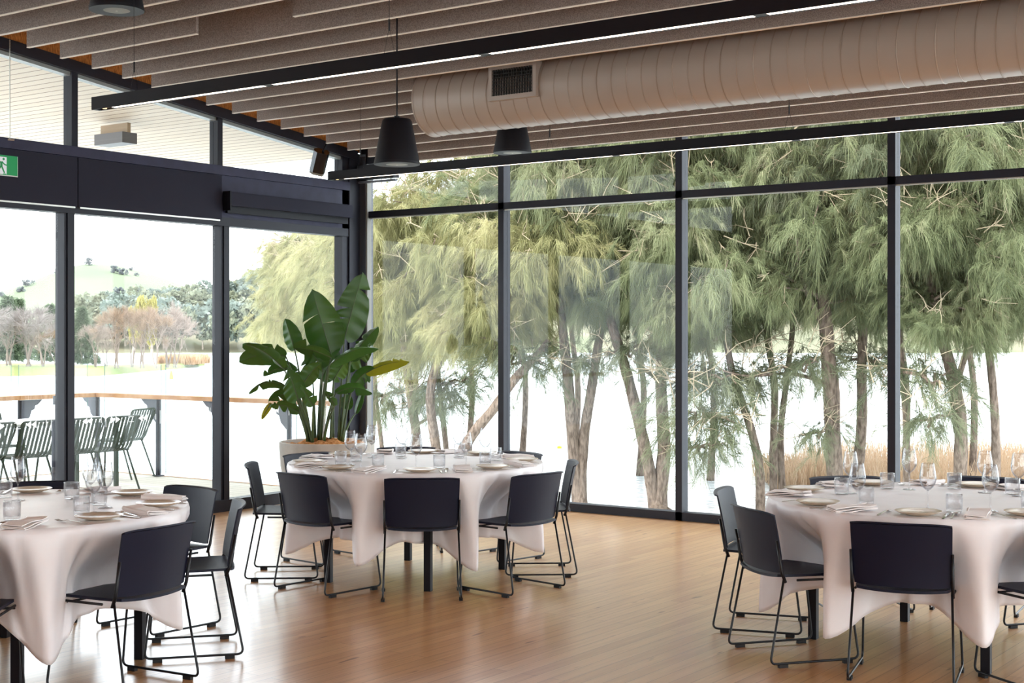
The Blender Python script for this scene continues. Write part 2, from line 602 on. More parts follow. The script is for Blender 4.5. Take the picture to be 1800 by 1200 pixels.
struct(MB().box(0.0, XE, YS, 0.0, -0.12, 0.0).build('floor', M_FLOOR))
ce = MB().hexa([(-0.1, 0.12, zc(0) - .013), (XE, 0.12, zc(0) - .013), (XE, YS, zc(YS)), (-0.1, YS, zc(YS)),
                (-0.1, 0.12, zc(0) + .1), (XE, 0.12, zc(0) + .1), (XE, YS, zc(YS) + .12), (-0.1, YS, zc(YS) + .12)])
struct(ce.build('ceiling', M_OSB))
# rear wall and side wall with window openings (out of view; side ones enlarged as daylight fill)


def wall_with_windows(name, axis, at, a0, a1, z1, openings, zt0, zt1):
    m = MB()
    xs = sorted([a0] + [q for o in openings for q in o[:2]] + [a1])

    def bx(p, q, za, zb_):
        if axis == 'x':
            m.box(at, at + 0.2, p, q, za, zb_)
        else:
            m.box(p, q, at - 0.2, at, za, zb_)
    cur = a0
    for (p, q) in openings:
        if p > cur: bx(cur, p, 0, z1)
        bx(p, q, 0, zt0); bx(p, q, zt1, z1)
        cur = q
    if cur < a1: bx(cur, a1, 0, z1)
    return struct(m.build(name, M_WALL))


back_open = [(8.5, 12.5)]
east_open = [(-15.5, -12.2), (-12.0, -8.4), (-8.2, -4.6), (-4.4, -.6)]
wall_with_windows('wall_back', 'y', YS, 0, XE, 5.35, back_open, 0.7, 3.6)
wall_with_windows('wall_side', 'x', XE, YS, 0.1, 5.35, east_open, 0.3, 3.5)
n_w = 10
for (p, q) in back_open:
    m = MB().box(p, q, YS - .11, YS - .10, .7, 3.6)
    w = struct(m.build('window_%d' % n_w, M_GLASS)); n_w += 1
    MB().box(p, q, YS - .15, YS - .05, .7, .76).box(p, q, YS - .15, YS - .05, 3.54, 3.6).box((p + q) / 2 - .03, (p + q) / 2 + .03, YS - .15, YS - .05, .7, 3.6).build('window_frame', M_FRAME, w)
for (p, q) in east_open:
    w = struct(MB().box(XE + .10, XE + .11, p, q, .3, 3.5).build('window_%d' % n_w, M_GLASS)); n_w += 1
    MB().box(XE + .05, XE + .15, p, q, .3, .36).box(XE + .05, XE + .15, p, q, 3.44, 3.5).box(XE + .05, XE + .15, (p + q) / 2 - .03, (p + q) / 2 + .03, .3, 3.5).build('window_frame', M_FRAME, w)

# window wall (y = 0), frame members
fx = [1.80, 3.76, 5.72, 7.68, 9.64, 11.60, 13.56]
ww = MB()
for x in fx:
    ww.box(x, x + .066, 0.0, .11, 0, 3.46)
    ww.box(x - .008, x, 0.02, .09, 0, 3.46)
ww.box(.09, XE, 0.0, .11, 3.44, 3.555)
ww.box(.09, XE, 0.0, .11, 0, .075)
ww.box(.13, XE, 0.0, .10, 2.88, 2.945)
struct(ww.build('wall_window_side', M_FRAME))
# thin light beads where the panes meet the transom
tb = MB().box(.13, XE, .012, .03, 2.868, 2.879)
struct(tb.build('trim_1', M_CHROME))
tb = MB().box(.098, .118, -.005, .06, .075, 3.44)
struct(tb.build('trim_2', mat('satin_trim', '#8d8c86', .5, 0, .3)))
edges = [.125] + fx + [XE]
k = 1
for i in range(len(edges) - 1):
    x0 = edges[i] + (.066 if i else 0); x1 = edges[i + 1]
    for (z0, z1) in ((.075, 2.868), (2.945, 3.44)):
        struct(MB().box(x0, x1, .055, .065, z0, z1).build('window_%d' % (20 + k), M_GLASS)); k += 1
# corner column
cc = MB().box(-.12, .02, -.17, .11, 0, 3.55)
struct(cc.build('wall_corner', M_FRAME))
struct(MB().box(.02, .098, -.012, .11, 0, 3.52).build('trim_3', M_FRAME2))
# door wall (x = 0)
lw = MB()
YG = -8.9     # glazing of the door wall ends here, solid wall behind the camera
struct(MB().box(-.2, 0, YS, YG, 0, zc(YS)).build('wall_left', M_WALL))
ups = [-1.98, -3.62, -5.37, -7.12, -8.87]
lows = [-1.90, -3.66, -5.41, -7.16, -8.90]
for y in ups:
    lw.box(-.11, 0, y, y + .062, 3.2, zt(y) - .02)
for y in lows:
    lw.box(-.11, 0, y, y + .068, 0, 2.75)
    lw.box(-.13, -.012, y - .028, y - .006, 0, 2.75)
lw.box(-.11, 0, -.26, -.17, 0, 3.5)
lw.box(-.11, .015, YG, -.17, 0, .11)
lw.box(-.11, .01, YG, -.17, 2.68, 2.76)
lw.hexa([(-.11, -.05, zt(.05) - .075), (.03, -.05, zt(.05) - .075), (.03, YG, zt(YG) - .075), (-.11, YG, zt(YG) - .075),
         (-.11, -.05, zt(.05) + .02), (.03, -.05, zt(.05) + .02), (.03, YG, zt(YG) + .02), (-.11, YG, zt(YG) + .02)])
struct(lw.build('wall_door_side', M_FRAME))
hb = MB().box(-.12, 0.0, YG, -.17, 2.76, 3.155).box(-.12, .03, YG, -.17, 3.155, 3.24)
struct(hb.build('trim_header', M_BEAM))
# strand-board bulkhead between the raked frame and the ceiling
struct(MB().hexa([(-.12, .02, zt(0) + .015), (.0, .02, zt(0) + .015), (.0, YG, zt(YG) + .015), (-.12, YG, zt(YG) + .015),
                  (-.12, .02, zc(0)), (.0, .02, zc(0)), (.0, YG, zc(YG)), (-.12, YG, zc(YG))]).build('trim_5', M_OSB))
struct(MB().box(.0, XE, .02, .11, 3.55, zc(0) + .02).build('trim_6', M_FRAME))
# pale bead under the raked frame
struct(MB().hexa([(-.1, -.26, zt(.26) - .105), (-.02, -.26, zt(.26) - .105), (-.02, YG, zt(YG) - .105), (-.1, YG, zt(YG) - .105),
                  (-.1, -.26, zt(.26) - .075), (-.02, -.26, zt(.26) - .075), (-.02, YG, zt(YG) - .075), (-.1, YG, zt(YG) - .075)]).build('trim_4', mat('pale_bead', '#8e928f', .4)))
M_DECAL = leaf_mat('frosted_film', ['#f4f6f6', '#f4f6f6'], 0.6)
ye = [-.26] + lows
k = 1
for i in range(len(ye) - 1):
    y1 = ye[i]; y0 = ye[i + 1] + .068
    d = struct(MB().box(-.065, -.055, y0, y1, .11, 2.68).build('door_%d' % k, M_GLASS)); k += 1
    if i < 3:   # frosted marks across the glass at hand height
        m = MB()
        y = y1 - .12
        j = 0
        while y > y0 + .12:
            t = j % 4
            if t == 0:
                m.box(-.0545, -.0535, y - .006, y, .86, .98); y -= .05
                m.box(-.0545, -.0535, y - .006, y, .90, .95); y -= .05
            elif t == 1:
                for q in range(2):
                    m.add([(-.0540, y, .89), (-.0540, y - .05, .92), (-.0540, y, .95)], [(0, 1, 2)]); y -= .05
            elif t == 2:
                m.box(-.0545, -.0535, y - .06, y, .935, .942).box(-.0545, -.0535, y - .05, y, .89, .896); y -= .1
            else:
                for q in range(2):
                    m.add([(-.0540, y - .05, .89), (-.0540, y, .92), (-.0540, y - .05, .95)], [(0, 1, 2)]); y -= .05
            j += 1; y -= .05
        m.build('frosted_marks', M_DECAL, d)
ye = [-.26] + ups
for i in range(len(ye) - 1):
    y1 = ye[i]; y0 = ye[i + 1] + .062
    struct(MB().hexa([(-.065, y0, 3.24), (-.055, y0, 3.24), (-.055, y1, 3.24), (-.065, y1, 3.24),
                      (-.065, y0, zt(y0) - .105), (-.055, y0, zt(y0) - .105), (-.055, y1, zt(y1) - .105), (-.065, y1, zt(y1) - .105)]).build('window_%d' % (50 + i), M_GLASS))

# ------------------------------------------------------------------ ceiling baffles
ORD = ['first', 'second', 'third', 'fourth', 'fifth', 'sixth', 'seventh', 'eighth', 'ninth', 'tenth', 'eleventh', 'twelfth',
       'thirteenth', 'fourteenth', 'fifteenth', 'sixteenth', 'seventeenth', 'eighteenth', 'nineteenth', 'twentieth', 'twenty-first']


def baffle(x0, x1, j, label):
    y = -.113 - .307 * j
    m = MB().box(x0, x1, y - .012, y + .012, zb(y), zc(y) - .002, 0)
    m.box(x0, x1, y - .0122, y + .0122, zb(y) - .006, zb(y), 1)
    o = m.build('ceiling_baffle', [M_FELT, M_FELTLIT])
    tag(o, label, 'ceiling panel', 'felt baffles under the ceiling')


for j in range(21):
    lab = 'grey felt ceiling baffle hung on edge, %s row counted from the window wall' % ORD[j]
    if j == 13:
        baffle(.5, 2.07, j, 'short grey felt baffle with a free right end, %s row from the window wall' % ORD[j])
        baffle(3.04, 12.5, j, 'grey felt baffle starting beyond the gap in its row, %s row from the window wall' % ORD[j])
    elif j in (6, 7):
        baffle(.5, 2.6, j, 'short grey felt baffle stopping before the duct end, %s row from the window wall' % ORD[j])
    else:
        baffle(.5, 12.5, j, lab)

# ------------------------------------------------------------------ duct
DY, DZ, DR = -2.15, 3.54, .265
dt = thing('ventilation_duct', 'large round beige spiral air duct under the ceiling baffles', 'duct', (2.7, DY, DZ))
body = MB()
n = 56
vs = []; fs = []
for i, x in enumerate((0, .02, 9.6)):
    for k_ in range(n):
        a = 2 * PI * k_ / n
        vs.append((x, DR * math.cos(a), DR * math.sin(a)))
for i in range(2):
    for k_ in range(n):
        fs.append((i * n + k_, (i + 1) * n + k_, (i + 1) * n + (k_ + 1) % n, i * n + (k_ + 1) % n))
body.add(vs, fs)
body.build('duct_body', M_DUCT, dt, smooth=True)
cap = MB().add([(.004, (DR - .003) * math.cos(2 * PI * q / n), (DR - .003) * math.sin(2 * PI * q / n)) for q in range(n)], [tuple(range(n))])
cap.tube([(.004, DR * math.cos(2 * PI * q / n), DR * math.sin(2 * PI * q / n)) for q in range(n + 1)], .008, 5, False)
cap.build('end_cap', M_DUCT, dt, smooth=True)
sp = MB()
pts = []
turn = .125
for q in range(int(9.4 / turn * 40)):
    a = 2 * PI * q / 40
    pts.append((.05 + turn * q / 40, DR * math.cos(-a), DR * math.sin(-a)))
sp.tube(pts, .0048, 4)
sp.build('spiral_seam', M_DUCTSEAM, dt, smooth=True)
vf = MB()
cx, cz = 1.0, .04
for (a0, a1, b0, b1) in ((-.22, .22, .10, .135), (-.22, .22, -.135, -.10), (-.22, -.19, -.10, .10), (.19, .22, -.10, .10)):
    vf.box(cx + a0, cx + a1, -DR - .028, -DR + .06, cz + b0, cz + b1)
v0 = vf.build('air_vent', M_DUCT, dt)
MB().box(cx - .19, cx + .19, -DR + .012, -DR + .02, cz - .1, cz + .1).build('vent_shade_sheet', M_DARK, v0)  # dark sheet, its colour stands in for shade inside the vent opening
lv = MB()
for q in range(16):
    lv.box(cx - .18 + q * .024, cx - .178 + q * .024, -DR - .022, -DR - .002, cz - .1, cz + .1)
for q in range(8):
    lv.box(cx - .19, cx + .19, -DR - .024, -DR - .004, cz - .09 + q * .0257, cz - .088 + q * .0257)
lv.build('vent_louvre', mat('louvre_grey', '#3d3a38', .5), v0)
for (xx) in (1.9, 4.9, 7.9):
    MB().tube([(xx, 0, DR), (xx, 0, DR + .12)], .004, 5).build('hanger_rod', M_ROD, dt)


# ------------------------------------------------------------------ linear lights
def linear_light(x0, x1, y, label):
    t = thing('linear_light', label, 'light', (x0, y, 3.0), 0, 'black linear pendant lights')
    L = x1 - x0
    h = MB().box(0, L, -.03, .03, .012, .075).box(0, L, -.03, -.022, 0, .012).box(0, L, .022, .03, 0, .012).box(0, .03, -.022, .022, 0, .012)
    h.build('housing', M_BLACK, t)
    MB().box(.16, L, -.02, .02, .003, .0115).build('light_strip', M_LED, t)
    MB().lathe([(.0001, .0), (.012, .001), (.014, .008), (.0145, .0118)], 12, c=(.085, 0, 0)).build('spot_lens', mat('amber_lens', '#e8b45e', .4, emis=((1, .65, .3, 1), 1.5)), t, smooth=True)
    for q in range(1, int(L / 1.45)):
        MB().box(q * 1.45 - .03, q * 1.45 + .03, -.0205, .0205, .001, .0117).build('strip_joint', M_BLACK, t)
    top = zb(y) - 3.0
    for xx in (.35, 2.3, 4.3, 6.3, 8.3):
        if xx < L:
            w_ = MB().tube([(xx, 0, .21), (xx, 0, top)], .0016, 4)
            w_.tube([(xx, 0, .21), (xx - .035, 0, .075)], .0012, 4).tube([(xx, 0, .21), (xx + .035, 0, .075)], .0012, 4)
            w_.tube([(xx, 0, .19), (xx, 0, .25)], .005, 6)
            w_.build('suspension_wire', M_ROD, t)


linear_light(2.97, 12.4, -5.72, 'long black linear pendant light nearest the camera, in front of the duct')
linear_light(1.49, 12.4, -2.06, 'long black linear pendant light before the window wall, lower in view than the duct')


# ------------------------------------------------------------------ pendant loudspeakers
def pendant(x, y, z, label, top):
    t = thing('pendant_loudspeaker', label, 'speaker', (x, y, z), 0, 'black pendant loudspeakers')
    MB().lathe([(.150, .012), (.160, .012), (.160, .02), (.105, .305), (.095, .32), (.0001, .322)], 40).build('shade', M_BLACK, t, smooth=50)
    MB().lathe([(.0001, .0), (.06, .001), (.150, .006), (.152, .013)], 40).build('grille', M_GRILLE, t, smooth=True)
    rim = MB().lathe([(.152, .002), (.161, .002), (.1615, .018), (.159, .019), (.152, .012)], 40)
    rim.build('rim', M_BLACK, t, smooth=True)
    MB().lathe([(.0001, -.001), (.007, -.001), (.007, .002)], 10).build('badge_dot', M_CHROME, t)
    MB().tube([(0, 0, .32), (0, 0, top - z)], .006, 6).tube([(0, 0, .315), (0, 0, .345)], .022, 10).build('hanging_rod', M_ROD, t)


pendant(3.09, -5.66, 3.59, 'black tapered pendant loudspeaker cut by the top of the picture', zc(-5.66))
pendant(3.49, -3.54, 2.85, 'large black tapered pendant loudspeaker hanging left of the duct end', zc(-3.54))
pendant(3.03, -1.49, 3.18, 'black pendant loudspeaker half hidden behind the duct', zc(-1.49))

# small wall speaker by the corner
ws = thing('wall_speaker', 'small black tilted loudspeaker on a bracket beside the glass corner', 'speaker', (.25, -.86, 3.37), 0, rot=(R(-14), R(26), R(-50)))
prof = [(-.075, -.05), (-.03, -.085), (.03, -.085), (.075, -.05), (.07, .05), (.03, .07), (-.03, .07), (-.07, .05)]
MB().prism(prof, -.10, .11).build('cabinet', mat('gloss_black', '#15161c', .2), ws, smooth=30)
MB().prism([(x * .94, y * .94) for x, y in prof], -.125, -.10).build('grille', M_GRILLE, ws)
MB().tube([(0, .0, .1), (-.06, .02, .17), (-.17, .03, .2)], .012, 6).build('bracket', M_BLACK, ws)

# exit sign on the header
es = thing('exit_sign', 'green and white running man exit sign on the dark header', 'sign', (.035, -4.33, 2.93))
MB().box(-.03, 0, -.17, .16, 0, .165).build('sign_box', M_CHROME, es)
MG = mat('exit_green', '#0a9350', .5, emis=(srgb('#0a9350'), .12))
MW = mat('exit_white', '#e9ecf2', .5, emis=(srgb('#e9ecf2'), .12))
MB().box(0, .002, -.165, .155, .008, .165).build('green_face', MG, es)
MB().box(.002, .0026, -.06, .054, .012, .150).build('white_doorway', MW, es)
man = MB()


def yz_poly(poly, x0, x1):
    n_ = len(poly)
    man.add([(x0, a, b) for a, b in poly] + [(x1, a, b) for a, b in poly],
            [tuple(range(n_)), tuple(range(n_, 2 * n_))[::-1]] + [(k_, (k_ + 1) % n_, n_ + (k_ + 1) % n_, n_ + k_) for k_ in range(n_)])


def yz_limb(a, b, w):
    d = Vector((b[0] - a[0], b[1] - a[1])); nn = Vector((-d.y, d.x)).normalized() * w
    yz_poly([(a[0] + nn.x, a[1] + nn.y), (b[0] + nn.x, b[1] + nn.y), (b[0] - nn.x, b[1] - nn.y), (a[0] - nn.x, a[1] - nn.y)], .0026, .0034)


yz_poly([(.026 + .010 * math.cos(q * PI / 8), .133 + .010 * math.sin(q * PI / 8)) for q in range(16)], .0026, .0034)
for a, b, w in (((.004, .112), (.006, .07), .011), ((.01, .112), (.034, .09), .005), ((.034, .09), (.054, .086), .005),
                ((-.004, .112), (-.026, .092), .005), ((-.026, .092), (-.03, .074), .004), ((.008, .074), (.022, .046), .007),
                ((.022, .046), (.034, .022), .006), ((.0, .074), (-.016, .052), .007), ((-.016, .052), (-.044, .046), .006)):
    yz_limb(a, b, w)
man.box(.0026, .0034, .022, .05, .012, .018)
man.build('running_man', MG, es)

# roller blind cassettes
bl = thing('roller_blind', 'narrow dark roller blind cassette on the header next to the corner', 'blind', (0, 0, 0), 0, 'roller blind cassettes')
MB().box(.031, .125, -1.93, -.24, 2.865, 2.985).box(.031, .118, -1.93, -.24, 2.985, 2.995).build('cassette', M_BLIND, bl)
MB().box(.031, .13, -1.945, -1.93, 2.82, 3.0).build('end_cap', M_BLACK, bl)
MB().box(.04, .07, -1.92, -.25, 2.80, 2.865).build('bottom_bar', M_BLACK, bl)
for (y0, y1, lb) in ((-3.575, -1.955, 'wide dark roller blind cassette on the header above the middle door'), (-5.4, -3.585, 'wide dark roller blind cassette on the header behind the exit sign')):
    b2 = thing('roller_blind', lb, 'blind', (0, 0, 0), 0, 'roller blind cassettes')
    MB().box(.001, .03, y0, y1, 2.735, 3.148).build('cassette', M_BLIND, b2)
    MB().box(.006, .028, y0 + .02, y1 - .02, 2.722, 2.735).build('bottom_bar', M_CHROME, b2)
b3 = thing('roller_blind', 'short black roller blind box at the top of the window wall corner', 'blind', (0, 0, 0), 0, 'roller blind cassettes')
MB().box(.05, .55, -.095, -.005, 3.27, 3.42).build('cassette', M_BLACK, b3)
MB().box(.05, .55, -.07, -.03, 3.235, 3.255).build('bottom_bar', M_FRAME2, b3)
chn = MB()
z = 4.02
q = 0
while z > 3.22:
    chn.box(.055 - .003, .055 + .003, -4.26 - .004, -4.26 + .004, z - .009, z); z -= .0125
    q += 1
chn.tube([(.055, -4.26, 3.22), (.055, -4.26, 4.03)], .0012, 4)
chn.tube([(.03, -4.26, 3.225), (.06, -4.22, 3.222)], .008, 6)
tag(chn.build('blind_chain', M_CHROME), 'thin bead chain hanging in front of the high window left of all', 'chain')

# ------------------------------------------------------------------ outside: soffit, deck, railing
so = MB().hexa([(-6.5, YS, zt(YS) - .1), (-.115, YS, zt(YS) - .1), (-.115, -.06, zt(.06) - .02), (-6.5, -.06, zt(.06) - .02),
                (-6.5, YS, zt(YS) + .1), (-.115, YS, zt(YS) + .1), (-.115, -.06, zt(.06) + .2), (-6.5, -.06, zt(.06) + .2)])
so.build('eave_soffit', M_SOFFIT)
struct(bpy.data.objects['eave_soffit'])
ht = thing('outdoor_heater', 'dark grey box heater hung under the eave outside the high window', 'heater', (-1.3, -2.11, 3.52))
MB().box(-.21, .21, -.09, .09, 0, .105).build('housing', mat('heater_grey', '#6d6a6c', .5), ht)
MB().box(-.20, .20, -.02, .02, .105, .2).build('reflection_plate', mat('reflection_brown', '#a58c70', .5), ht)  # brown plate above the box stands in for a reflection in the glass

dk = MB().box(-4.42, -.115, YS, .06, -.14, -.005)
dk = dk.build('deck', M_DECK)
struct(dk)
MB().box(-4.42, -.115, .06, .10, -.3, 0).build('fascia_board', M_TIMBER, dk)
MB().box(-4.46, -4.42, YS, .10, -.3, 0).build('fascia_board', M_TIMBER, dk)

hr = thing('deck_handrail', 'timber topped handrail around the deck over the water', 'handrail', (-4.3, .03, 0))
MB().box(-.07, 4.3, -.07, .07, .905, .955).build('top_rail', M_TIMBER, hr)
MB().box(-.07, .07, -13, -.07, .905, .955).build('top_rail', M_TIMBER, hr)


def post(loc, along, label):
    t = thing('railing_post', label, 'post', loc, 0 if along == 'x' else -PI / 2, 'steel posts under the deck handrail')
    MB().box(-.035, .035, -.006, .006, 0, .9).box(-.006, .006, -.035, .035, 0, .9).box(-.05, .05, -.05, .05, 0, .012).build('upright', M_POST, t)
    # flared bracket with two punched holes
    m = MB()
    poly = [(-.035, .62), (-.035, .9), (-.30, .9)]
    n_ = 3
    for yy in (-.004, .004):
        pass
    outer = [(-.035, .62), (-.035, .9), (-.30, .9), (-.24, .845), (-.2, .83), (-.19, .79), (-.15, .775), (-.125, .70)]
    m.add([(a, -.004, b) for a, b in outer] + [(a, .004, b) for a, b in outer],
          [tuple(range(8)), tuple(range(8, 16))[::-1]] + [(k_, (k_ + 1) % 8, 8 + (k_ + 1) % 8, 8 + k_) for k_ in range(8)])
    m.build('bracket', M_POST, t)


for (x, lb) in ((-1.04, 'grey railing post behind the potted plant'), (-2.11, 'grey railing post hidden by the second door mullion'),
                (-3.17, 'grey railing post standing alone right of the green chairs'), (-4.28, 'grey railing post at the outer deck corner')):
    post((x, .03, 0), 'x', lb)
for (y, lb) in ((-1.05, 'grey railing post seen left of the first door mullion above the green chairs'), (-2.12, 'grey railing post on the outer deck side, third from the corner')):
    post((-4.3, y, 0), 'y', lb)
gcount = 0
for (x0, x1, lb) in ((-4.24, -3.21, 'clear glass balustrade panel between the corner post and the lone post'),
                     (-3.13, -1.08, 'wide clear glass balustrade panel across the second door'),
                     (-1.0, -.16, 'narrow clear glass balustrade panel behind the potted plant')):
    gp = MB().box(x0, x1, .10, .112, .02, 1.31)
    gp.mi = [1, 1, 0, 1, 0, 1]
    tag(gp.build('glass_balustrade_panel', [M_RAILGLASS, M_GLEDGE]), lb, 'glass panel', 'glass balustrade panels')
for (y0, y1, lb) in ((-1.0, -.02, 'clear glass balustrade panel on the outer deck side next to the corner'),
                     (-3.15, -1.1, 'clear glass balustrade panel on the outer deck side behind the green chairs')):
    gp = MB().box(-4.41, -4.398, y0, y1, .02, 1.31)
    gp.mi = [1, 1, 1, 0, 1, 0]
    tag(gp.build('glass_balustrade_panel', [M_RAILGLASS, M_GLEDGE]), lb, 'glass panel', 'glass balustrade panels')


# outdoor table and green slatted chairs
ot = thing('outdoor_table', 'long white outdoor table on the deck behind the green chairs', 'table', (-3.0, -2.3, 0))
MB().box(-.40, .40, -1.5, 1.4, .715, .745).build('tabletop', mat('white_laminate', '#f0efec', .4), ot)
for sx in (-.34, .34):
    for sy in (-1.4, 1.3):
        MB().box(sx - .02, sx + .02, sy - .02, sy + .02, 0, .715).build('leg', M_GREEN, ot)


def slat_chair(loc, face, label):
    t = thing('slatted_chair', label, 'chair', loc, R(face - 90), 'green slatted outdoor chairs')
    for s in (-1, 1):
        m = MB().tube(fillet([(s * .23, .22, 0), (s * .2, .17, .44), (s * .2, -.18, .43)], .04), .011, 6)
        m.build('leg', M_GREEN, t)
        MB().tube([(s * .23, -.32, 0), (s * .2, -.16, .43)], .011, 6).build('leg', M_GREEN, t)
    fr = MB().tube(fillet([(-.2, -.17, .43), (-.235, -.30, .70), (-.235, -.33, .80), (.235, -.33, .80), (.235, -.30, .70), (.2, -.17, .43)], .05), .011, 6)
    fr.build('back_frame', M_GREEN, t)
    sl = MB()
    for k_ in range(9):
        x = -.2 + .05 * k_
        pts_ = fillet([(x * .95, .21, .44), (x * .95, -.15, .42), (x, -.21, .47), (x * 1.02, -.33, .80)], .06)
        for a, b in zip(pts_[:-1], pts_[1:]):
            d = (b - a).normalized(); nn = Vector((0, -d.z, d.y)) * .003; w_ = Vector((.0155, 0, 0))
            sl.hexa([a - w_ - nn, a + w_ - nn, a + w_ + nn, a - w_ + nn, b - w_ - nn, b + w_ - nn, b + w_ + nn, b - w_ + nn])
    sl.build('slats', M_GREEN, t)
    MB().tube([(-.2, .19, .44), (.2, .19, .44)], .009, 6).build('seat_bar', M_GREEN, t)
    return t


sc0 = slat_chair((-2.42, -1.38, 0), 184, 'green slatted chair just right of the first door mullion, near side of the table')
copy_tree(sc0, (-2.42, -1.85, 0), R(92), 'green slatted chair partly behind the first door mullion, near side of the table')
copy_tree(sc0, (-2.42, -2.40, 0), R(93), 'green slatted chair left of the first door mullion, near side of the table')
copy_tree(sc0, (-2.42, -2.92, 0), R(95), 'green slatted chair at the left picture edge, near side of the table')
copy_tree(sc0, (-3.42, -.33, 0), R(106), 'green slatted chair at the far end, its high back turned to the open deck')
copy_tree(sc0, (-3.70, -1.75, 0), R(-90), 'green slatted chair across the table, facing the room, nearer the corner post')
copy_tree(sc0, (-3.70, -2.5, 0), R(-90), 'green slatted chair across the table, facing the room, at the left edge')
bp_ = thing('bollard', 'dark padded post with a thin rod beside the first door mullion', 'post', (-1.02, -3.02, 0))
MB().lathe([(.03, 0), (.034, .02), (.034, .86), (.02, .88), (.0001, .885)], 14).build('sleeve', mat('navy_cover', '#23273a', .6), bp_, smooth=30)
MB().lathe([(.036, .40), (.038, .41), (.038, .44), (.036, .45)], 14).build('strap', M_FRAME2, bp_, smooth=30)
MB().tube([(0, 0, .88), (0, 0, 1.10)], .006, 6).box(-.012, .012, -.02, .02, 1.02, 1.10).build('rod', M_FRAME2, bp_)


# ------------------------------------------------------------------ dining chairs
def dining_chair(label):
    t = thing('dining_chair', label, 'chair', (0, 0, 0), 0, 'black sled base dining chairs')
    for s in (-1, 1):
        x1, x0 = s * .228, s * .243
        path = [(x1, -.172, .445), (x0, -.255, .020), (x0, .240, .020), (x1, .185, .425), (x1, -.10, .428)]
        MB().tube(fillet(path, .035, 5), .0062, 7).build('sled_leg', M_ROD, t, smooth='all')
        MB().tube([(s * .231, -.165, .42), (s * .232, -.185, .47), (s * .234, -.214, .63)], [.009, .009, .007], 6).build('back_support', M_ROD, t, smooth='all')
        for yy in (-.185, .175):
            MB().box(x0 - .011, x0 + .011, yy - .024, yy + .024, 0, .017).build('glide', M_GLIDE, t)
    MB().tube([(-.229, .150, .412), (.229, .150, .412)], .0055, 6).build('seat_bar', M_ROD, t, smooth='all')

    def seat(u, v):
        x = (u - .5) * 2
        y = -.20 + .43 * v
        w_ = .222 * (1 - .06 * abs(2 * v - 1) ** 6)
        y += -.022 * (1 - x * x) * (1 - v) ** 2 - .02 * (abs(x) ** 5) * (v ** 3)
        z_ = .446 + .010 * abs(x) ** 2.5 - .014 * (v ** 5) - .004 * (1 - v) ** 4 - .006 * math.sin(PI * v)
        return (x * w_, y, z_)
    MB().shell(seat, 12, 12, .013).build('seat', M_PLASTIC, t, smooth=50)

    def back(u, v):
        x = (u - .5) * 2
        lip = max(0, v - .93) / .07
        vv = min(v, .93) / .93
        w_ = .226 + .008 * vv - .006 * (1 - vv) ** 6
        y = -.176 - .052 * vv ** 1.25 - .036 * (1 - x * x) - .017 * lip ** 1.2
        z_ = .462 + .302 * vv + .007 * math.sin(lip * PI / 2) - .008 * abs(x) ** 6 * (1 if v > .5 else -1) * abs(2 * v - 1)
        return (x * w_, y, z_)
    MB().shell(back, 14, 14, .008).build('backrest', M_PLASTIC, t, smooth=50)
    return t


chair0 = None


def put_chair(x, y, face, label):
    global chair0
    if chair0 is None:
        chair0 = dining_chair(label)
        chair0.location = (x, y, 0); chair0.rotation_euler = (0, 0, R(face - 90))
        return chair0
    return copy_tree(chair0, (x, y, 0), R(face - 90), label)


# ------------------------------------------------------------------ tableware prototypes
def proto_plate(lab):
    t = MB().lathe([(.0001, .0), (.06, .0), (.066, .003), (.092, .009), (.110, .0175), (.1125, .019), (.110, .0205), (.090, .0135), (.06, .0085), (.0001, .0075)], 40)
    return tag(t.build('dinner_plate', M_PLATE, None, smooth=60), lab, 'plate', 'stoneware plates on the tables')


def proto_wine(lab):
    t = thing('wine_glass', lab, 'glass', (0, 0, 0), 0, 'wine glasses on the tables')
    o = [(.0045, .093), (.014, .099), (.028, .113), (.038, .133), (.0415, .152), (.0405, .172), (.036, .200), (.031, .228), (.0303, .231)]
    i = [(.0292, .230), (.0345, .200), (.0390, .172), (.0400, .152), (.0365, .134), (.0265, .115), (.013, .102), (.0001, .099)]
    MB().lathe(o + i, 32).build('bowl', M_WINE, t, smooth='all')
    MB().lathe([(.0001, .0), (.036, .0), (.0365, .0015), (.02, .003), (.007, .006), (.004, .012), (.0034, .04), (.0034, .075), (.0048, .094), (.0001, .0955)], 28).build('stem', M_WINE, t, smooth='all')
    return t


def proto_tumbler(lab):
    rib = lambda a, z_: .0011 * math.cos(30 * a) if .012 < z_ < .075 else 0
    t = MB()
    zs = [.0015 + .0865 * q / 14 for q in range(15)]
    prof = [(.0001, .0), (.033, .0)] + [(.0365 + .0035 * (q / 14) + .0007 * (q % 2), zz_) for q, zz_ in enumerate(zs)]
    t.lathe(prof, 120, rib)
    t.f.pop(); t.mi.pop()
    t.lathe([(.0405, .088), (.0385, .0885), (.0355, .05), (.034, .016), (.0001, .013)], 40)
    t.f.pop(-1 - 0) if False else None
    return tag(t.build('water_tumbler', M_TUMB, None, smooth='all'), lab, 'glass', 'ribbed tumblers on the tables')


def strip(m, pts, th=.0012):
    """pts: (y, halfwidth, z) – a flat shaped bar along y"""
    vs = []
    for (y, w_, z_) in pts:
        vs += [(-w_, y, z_), (w_, y, z_), (w_, y, z_ + th), (-w_, y, z_ + th)]
    fs = [(0, 1, 2, 3)]
    for k_ in range(len(pts) - 1):
        b = 4 * k_
        for e in range(4):
            fs.append((b + e, b + 4 + e, b + 4 + (e + 1) % 4, b + (e + 1) % 4))
    b = 4 * (len(pts) - 1)
    fs.append((b + 3, b + 2, b + 1, b))
    m.add(vs, fs)


